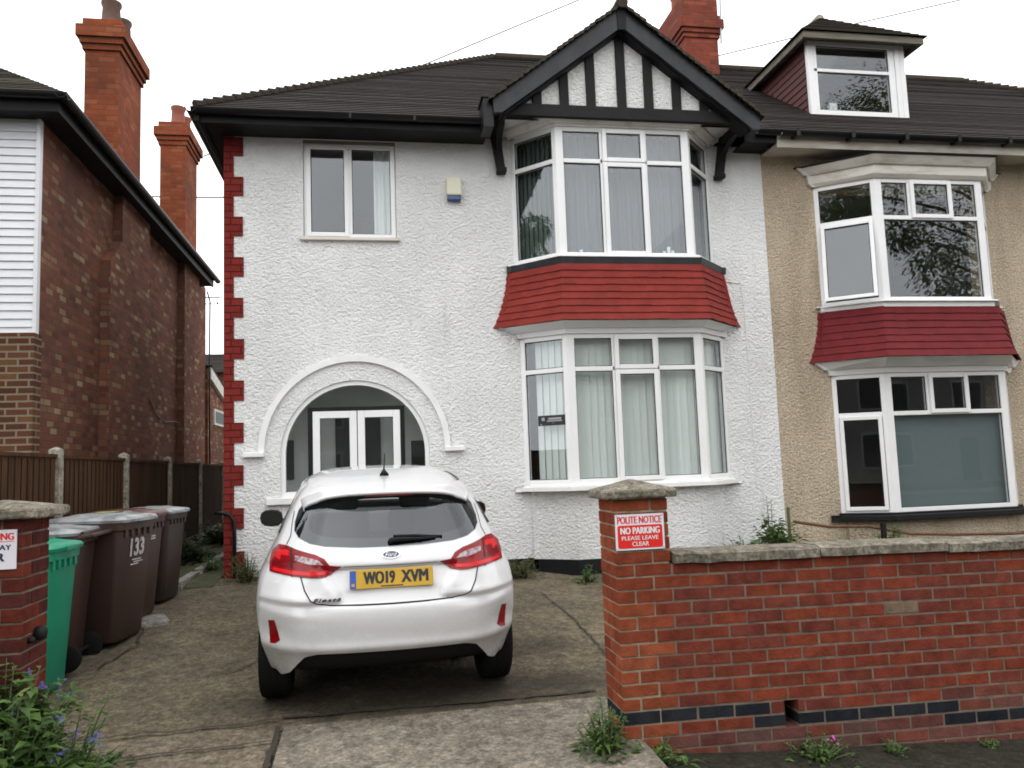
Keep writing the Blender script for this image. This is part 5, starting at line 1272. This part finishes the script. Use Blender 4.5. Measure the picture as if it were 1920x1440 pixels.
# cabin
m = MB()
for (x0, x1, y0, z0, z1) in ((-.58, .58, .95, .55, 1.02), (-.52, -.08, 1.95, .5, 1.08), (.08, .52, 1.95, .5, 1.08)): m.box(x0, x1, y0 - .07, y0 + .07, z0, z1, T=lambda x, y, z: (x, y - (z - .6) * .25, z)); m.box(x0, x1, y0, y0 + .5, .40, .56)
for (x, y, z) in ((-.33, .82, 1.02), (.33, .82, 1.02), (-.30, 1.80, 1.10), (.30, 1.80, 1.10)): m.box(x - .13, x + .13, y - .04, y + .05, z, z + .17)
m.box(-.60, .60, 2.65, 2.95, .75, .98); m.build('seat', M['seat'], car, bevel=.03)
m = MB(); m.box(-.62, .62, .30, .9, .93, .95); m.build('parcel_shelf', M['carblack'], car)

# ================================================================== WHEELIE BINS
def make_bin(name, label, bodymat, lidmat, mark=None):
    t = thing(name, label, 'wheelie bin', local=True, group='wheelie bins in a row along the fence'); m = MB()
    # front faces +x; local origin at the middle of the base
    def ring(z, x0, x1, hw, r=.05):
        P = []
        for cx, cy, a in ((x1 - r, -hw + r, -90), (x1 - r, hw - r, 0), (x0 + r, hw - r, 90), (x0 + r, -hw + r, 180)):
            P += [(cx + r * math.cos(R(a + 30 * i)), cy + r * math.sin(R(a + 30 * i)), z) for i in range(4)]
        return P
    def loft(m, rings):
        k = len(rings[0]); V = [p for r_ in rings for p in r_]
        m.mesh(V, [(l * k + i, l * k + (i + 1) % k, (l + 1) * k + (i + 1) % k, (l + 1) * k + i) for l in range(len(rings) - 1) for i in range(k)] + [tuple(range(k - 1, -1, -1)), tuple(range((len(rings) - 1) * k, len(rings) * k))])
    loft(m, [ring(.03, -.22, .26, .225), ring(.06, -.24, .275, .235), ring(.50, -.27, .305, .258), ring(.93, -.31, .335, .28), ring(.94, -.33, .355, .292), ring(1.0, -.335, .36, .295), ring(1.0, -.30, .33, .27)])
    for k in (-.2, -.1, 0, .1, .2): m.box(.335, .352, k - .02, k + .02, .88, .94)
    b = m.build('body', bodymat, t, smooth='auto')
    m = MB(); loft(m, [ring(1.003, -.33, .385, .30, .06), ring(1.025, -.34, .39, .305, .06), ring(1.045, -.33, .375, .295, .08), ring(1.062, -.20, .30, .22, .1), ring(1.075, -.15, .24, .17, .1)])
    m.box(-.06, .20, -.16, -.10, 1.06, 1.082); m.box(-.06, .20, .10, .16, 1.06, 1.082); m.box(.36, .41, -.09, .09, 1.005, 1.03)
    m.build('lid', lidmat, t, smooth='auto')
    m = MB(); m.tube([(-.33, -.24, .985), (-.42, -.24, 1.0), (-.42, .24, 1.0), (-.33, .24, .985)], .018, 8); m.tube([(-.345, -.22, 1.01), (-.345, .22, 1.01)], .022, 8); m.build('handle', bodymat, t, smooth='auto')
    for s_ in (-1, 1):
        m = MB(); m.lathe([(.03, -.028), (.085, -.028), (.1, -.018), (.1, .018), (.085, .028), (.03, .028)], (-.27, s_ * .255, .10), 'y', 20); m.lathe([(.03, -.032), (.03, .032)], (-.27, s_ * .255, .10), 'y', 12); m.build('wheel', M['tyre'], t, smooth='auto')
    m = MB(); m.tube([(-.27, -.25, .10), (-.27, .25, .10)], .012, 8); m.build('axle', M['carblack'], t)
    return t, b
def put(t, x, y, rz, s=1.0, tiltx=0): t.location = (x, y, G(x, y)); t.rotation_euler = (tiltx, 0, rz); t.scale = (s, s, s)
tb, _ = make_bin('wheelie_bin', 'teal green wheelie bin partly hidden behind the left gate pillar', M['bin_green'], M['bin_green']); put(tb, -2.47, 6.25, R(-4), 1.0); tb.scale = (.86, .86, 1.0)
ta, _ = make_bin('wheelie_bin', 'brown wheelie bin with a grey lid right behind the green bin', M['bin_brown'], M['bin_grey']); put(ta, -2.55, 6.85, R(181), 1.0)
t3, b3_ = make_bin('wheelie_bin', 'brown wheelie bin with white painted number 133 and a grey lid', M['bin_brown'], M['bin_grey']); put(t3, -2.33, 7.44, R(-12), 1.0)
TB3 = lambda a, d, b: (lerp(.275, .335, (b - .06) / .87) + .004 + d, a, b)
textmb('133', -.10, .13, .71, .86, 0, .002, .03, T=TB3).build('number', M['chalk'], b3_)
m = MB()
for i, (a0, a1, z) in enumerate(((-.06, .09, .675), (-.03, .12, .655), (-.08, .05, .637))):
    m.box(a0, a1, 0, .002, z, z + .010, T=TB3)
m.build('painted_line', M['chalk'], b3_)
m = MB(); m.box(.0, .16, -.10, .10, 1.083, 1.086); m.build('lid_sticker', M['sticker'], t3)
t4, b4_ = make_bin('wheelie_bin', 'brown wheelie bin with a reddish brown lid next to the numbered bin', M['bin_brown'], M['bin_red']); put(t4, -2.38, 8.10, R(-5), 1.0); t4.scale = (1, 1, .94)
m = MB(); m.box(-.05, .05, 0, .002, .80, .815, T=TB3); m.box(-.06, .06, 0, .002, .775, .79, T=TB3); m.build('painted_line', M['chalk'], b4_)
t5, b5_ = make_bin('wheelie_bin', 'dark brown wheelie bin with a grey lid, farthest along the fence', M['bin_dark'], M['bin_grey']); put(t5, -2.29, 8.78, R(-7), 1.0); t5.scale = (.9, .9, .88)

# ================================================================== PLANTS
def leaf(m, p, d, ln, wd, col, droop=.3):
    d = Vector(d).normalized(); s = d.cross(Vector((0, 0, 1)))
    s = s.normalized() if s.length > .05 else Vector((1, 0, 0)); s = (s + Vector((random.uniform(-.3, .3),) * 3)).normalized()
    p = Vector(p); mid = p + d * ln * .5; tip = p + d * ln - Vector((0, 0, ln * droop)); u = s.cross(d) * wd * .25
    q = p + d * ln * .22
    m.face([p, q + s * wd * .4, mid + s * wd * .5, mid - u], col); m.face([p, mid - u, mid - s * wd * .5, q - s * wd * .4], col)
    m.face([mid - u, mid + s * wd * .5, tip], col); m.face([mid - u, tip, mid - s * wd * .5], col)
def plant(name, label, cat, x, y, z, n, hgt, spread, ll, lw, lm='leaf', flowers=0, fm='flower', group=None, lean=(0, 0), stems=True, fill=0):
    t = thing(name, label, cat, (x, y, z), group=group); lf = MB(); st = MB(); fl = MB()
    for i in range(n):
        a = random.uniform(0, 6.283); r_ = spread * math.sqrt(random.random()); bx, by = x + .35 * r_ * math.cos(a), y + .35 * r_ * math.sin(a)
        h = hgt * random.uniform(.45, 1.0) * (1 - .35 * (r_ / max(spread, .01)) ** 2); tx, ty = x + r_ * math.cos(a) + lean[0] * h, y + r_ * math.sin(a) + lean[1] * h
        P = [(lerp(bx, tx, s ** 1.5), lerp(by, ty, s ** 1.5), z + h * (s ** .85)) for s in (0, .35, .7, 1)]
        if stems: st.tube(P, [.006, .005, .004, .002], 4)
        k = max(3, int(h / ll * 5))
        for j in range(k):
            s = (j + 1) / k; q = [lerp(bx, tx, s ** 1.5), lerp(by, ty, s ** 1.5), z + h * s ** .85]; aa = random.uniform(0, 6.283); sc = (1.15 - .6 * s) * random.uniform(.6, 1.2)
            leaf(lf, q, (math.cos(aa), math.sin(aa), random.uniform(-.1, .7)), ll * sc, lw * sc, (random.random(),) * 3, random.uniform(.1, .5))
        if flowers and random.random() < flowers:
            for _ in range(random.randint(4, 9)):
                c = Vector(P[-1]) + Vector((random.uniform(-.03, .03), random.uniform(-.03, .03), random.uniform(-.02, .03))); ax = Vector((random.uniform(-1, 1), random.uniform(-1, 0), random.uniform(.1, 1))).normalized(); e1 = ax.orthogonal().normalized(); e2 = ax.cross(e1)
                for f in range(5):
                    b0, b1 = 6.283 * f / 5, 6.283 * (f + .8) / 5; fl.face([c, c + (e1 * math.cos(b0) + e2 * math.sin(b0)) * .006 + ax * .002, c + (e1 * math.cos((b0 + b1) / 2) + e2 * math.sin((b0 + b1) / 2)) * .0085, c + (e1 * math.cos(b1) + e2 * math.sin(b1)) * .006 + ax * .002])
    for i in range(fill):
        a = random.uniform(0, 6.283); r_ = spread * math.sqrt(random.random()); hh = random.random() * hgt * .4 * (1 - r_ / spread * .6)
        leaf(lf, (x + r_ * math.cos(a), y + r_ * math.sin(a), z + hh), (math.cos(a + random.uniform(-1, 1)), math.sin(a + random.uniform(-1, 1)), random.uniform(0, .9)), ll * random.uniform(.7, 1.4), lw * random.uniform(.7, 1.3), (random.random(),) * 3)
    lf.build('leaves', M[lm], t, recalc=False)
    if st.v: st.build('stem', M['stem'], t, smooth=True, recalc=False)
    if fl.v: fl.build('flowers', M[fm], t, recalc=False)['kind'] = 'stuff'
    return t
plant('flowering_plant', 'bushy green plant with small blue flowers at the foot of the left pillar', 'plant', -1.80, 4.42, 0, 62, .80, .32, .15, .062, 'leaf', .30, lean=(.03, 0), fill=420)
plant('flowering_plant', 'blue flowering sprigs leaning over the drive edge', 'plant', -1.56, 4.62, 0, 12, .62, .18, .08, .032, 'leaf', .7, lean=(.18, .05), fill=60)
plant('weed', 'low pale green weed at the edge of the cracked paving', 'plant', -1.58, 4.88, .01, 30, .14, .24, .06, .025, 'leaf_fresh', fill=120)
plant('weed', 'tall fresh green weed growing at the left foot of the right pillar', 'plant', 1.22, 4.42, -.01, 22, .31, .15, .08, .028, 'leaf_fresh', fill=70)
plant('weed', 'spreading weed in front of the right pillar base', 'plant', 1.50, 4.42, -.08, 22, .16, .22, .07, .025, 'leaf', fill=60)
plant('weed', 'weed with pink flowers below the hole in the brick wall', 'plant', 2.48, 4.42, -.16, 22, .15, .20, .05, .026, 'leaf', .07, 'pink', fill=50)
plant('weed', 'small weed at the wall foot under the blue bricks', 'plant', 2.98, 4.44, -.19, 10, .13, .10, .05, .025, 'leaf', fill=24)
plant('weed', 'tiny bright green weed at the wall foot farther right', 'plant', 3.62, 4.46, -.22, 8, .09, .07, .04, .02, 'leaf_fresh', fill=12)
plant('weed', 'dry brown and green weeds by the house wall right of the car', 'plant', 1.62, 9.3, G(1.62, 9.3), 40, .30, .28, .09, .02, 'leaf_dry', fill=60)
plant('weed', 'small green weed against the black plinth below the bay', 'plant', 2.35, 8.95, G(2.35, 8.95), 14, .22, .16, .08, .03, 'leaf', fill=24)
plant('weed', 'dry weeds at the foot of the red corner bricks', 'plant', -1.42, 9.5, .40, 34, .36, .26, .09, .016, 'leaf_dry', fill=60)
plant('shrub', 'leafy green shrub rising behind the garden wall by the party line', 'plant', 4.72, 9.0, G(4.7, 9), 60, .68, .34, .14, .09, 'leaf_fresh', fill=160)
plant('shrub', 'low green plant peeping over the coping beside the shrub', 'plant', 4.22, 8.8, G(4.2, 8.8), 36, .48, .32, .10, .045, 'leaf', fill=90)
plant('tall_weed', 'thin upright weed standing above the green shrub', 'plant', 4.72, 9.15, G(4.7, 9.1), 5, .98, .06, .07, .03, 'leaf_fresh')
plant('garden_plant', 'grey green plant behind the coping below the right bay', 'plant', 6.35, 9.1, .38, 22, .34, .36, .10, .03, 'leaf', fill=40)
plant('undergrowth', 'dark low bush in the side passage beside the fence', 'plant', -2.55, 11.4, .44, 46, .44, .50, .12, .06, 'leaf_dark', fill=160)
plant('undergrowth', 'dark ivy clump at the far end of the side passage', 'plant', -2.35, 13.4, .5, 46, .46, .50, .12, .06, 'leaf_dark', fill=160)
plant('undergrowth', 'thin grassy tuft beside the concrete path edging', 'plant', -1.95, 10.4, .45, 22, .22, .16, .14, .012, 'leaf', fill=30)

# rusty rail, posts, cables
m = MB(); m.tube([(5.02, 9.15, .78), (5.45, 9.1, .70), (5.98, 9.1, .68), (6.55, 9.1, .56), (7.2, 9.1, .52), (9.0, 9.1, .46)], .018, 8)
m.tube([(5.02, 9.15, .47), (5.5, 9.1, .40), (6.0, 9.1, .36)], .016, 8)
tag(m.build('rusty_rail', M['rust'], smooth=True), 'rusty bent rail running in front of the beige house wall', 'rail')
m = MB(); m.box(6.11, 6.16, 9.0, 9.05, .3, .72); tag(m.build('metal_post', M['black_paint']), 'short black post under the right bay window', 'post')
m = MB(); m.tube([(4.99, 9.2, .2), (4.99, 9.2, .95)], .02, 8); tag(m.build('garden_stake', pbr('mossy stake', (.10, .11, .05), .9)), 'mossy upright stake where the white and beige walls meet', 'post')
for pts, lb in ((((-6, 30, 13.3), (1.27, 30, 16.82), (8.6, 30, 20.39), (16, 30, 24)), 'thin overhead cable crossing the sky left of the gable'),
                (((8, 30, 16.4), (14.5, 30, 18.31), (18.09, 30, 19.34), (26.29, 30, 21.59), (34, 30, 23.7)), 'thin overhead cable crossing the sky above the dormer'),
                (((-9, 25, 10.03), (-5.25, 25, 10.05), (-4.38, 25, 10.07), (2, 25, 10.1)), 'level thin cable between the far chimney and the red quoins')):
    m = MB(); m.tube(pts, .024, 6); tag(m.build('overhead_cable', M['cable']), lb, 'cable', 'overhead cables')

# ================================================================== ACROSS THE STREET (seen in the window glass)
def far_house(x, lb, wm):
    t = thing('terraced_house', lb, 'house', (x, -16, -.05), group='houses across the street')
    m = MB(); m.box(x - 4.2, x + 4.2, -24, -16, -.1, 5.6); m.build('wall', M[wm], t)
    m = MB(); roof_rows(m, (x + 4.5, -15.7, 5.6), (x - 4.5, -15.7, 5.6), (x + 4.5, -20, 8.6), (x - 4.5, -20, 8.6), .4); roof_rows(m, (x - 4.5, -24.3, 5.6), (x + 4.5, -24.3, 5.6), (x - 4.5, -20, 8.6), (x + 4.5, -20, 8.6), .4); m.build('roof', M['roof_tile'], t, recalc=False)
    for cx, z0, z1 in ((-2.2, 3.4, 4.9), (1.8, 3.4, 4.9), (-2.2, .8, 2.4)):
        m = MB(); T = lambda s, d, z: (x - s, -15.99 + d * -1, z); m.box(x + cx - .9, x + cx + .9, -16, -15.94, z0, z1); f = m.build('window', M['far_frame'], t); m = MB(); m.box(x + cx - .8, x + cx + .8, -15.94, -15.93, z0 + .1, z1 - .1); m.build('pane', M['dark'], f)
    m = MB(); m.box(x + 1.3, x + 2.3, -16, -15.95, 0, 2.1); m.build('door', M['dark'], t)
for x, lb, wm in ((-9, 'grey house across the street to the left', 'far_wall'), (0, 'grey house straight across the street', 'far_wall'), (9, 'grey house across the street to the right', 'far_wall'), (18, 'white house across the street farther right', 'white_wall'), (27, 'grey house across the street farthest right', 'far_wall')): far_house(x, lb, wm)
def tree(x, y, z, h, r_, lb, n=30000, ls=.15):
    t = thing('street_tree', lb, 'tree', (x, y, z), group='trees along the street')
    m = MB(); m.tube([(x, y, z), (x + .1, y, z + h * .3), (x, y + .1, z + h * .55), (x, y, z + h * .85)], [.22, .17, .11, .04], 8)
    B = []
    for i in range(60):
        a = random.uniform(0, 6.28); zz = random.uniform(.32, .95); rr = r_ * math.sin(min(1, (zz - .2) / .8) * 2.6) * random.uniform(.55, 1.0)
        e = Vector((x + rr * math.cos(a), y + rr * math.sin(a), z + h * zz)); m.tube([(x, y, z + h * zz * .72), tuple((Vector((x, y, z + h * zz * .8)) + e) / 2), tuple(e)], [.07, .05, .02], 5); B.append((e, r_ * random.uniform(.13, .26)))
    m.build('trunk', M['bark'], t, smooth=True, recalc=False); lf = MB()
    for i in range(n):
        c, s = random.choice(B); d = Vector((random.gauss(0, 1), random.gauss(0, 1), random.gauss(0, .8))).normalized(); p = c + d * s * random.uniform(.4, 1.1)
        leaf(lf, p, d + Vector((random.uniform(-.6, .6), random.uniform(-.6, .6), random.uniform(-.8, .2))), ls * random.uniform(.6, 1.2), ls * .55, (random.random(),) * 3)
    lf.build('crown', M['leaf'], t, recalc=False)
tree(20.6, -3, -.05, 16, 4.9, 'tall leafy street tree reflected in the right hand windows')
tree(-8.3, 7.2, .2, 8.2, 2.3, 'small leafy tree reflected in the left pane of the upper bay')
tree(-5.5, -6.4, -.05, 13, 3.2, 'leafy street tree reflected in the slanted left panes of the beige house')
print('objects', len(bpy.data.objects))
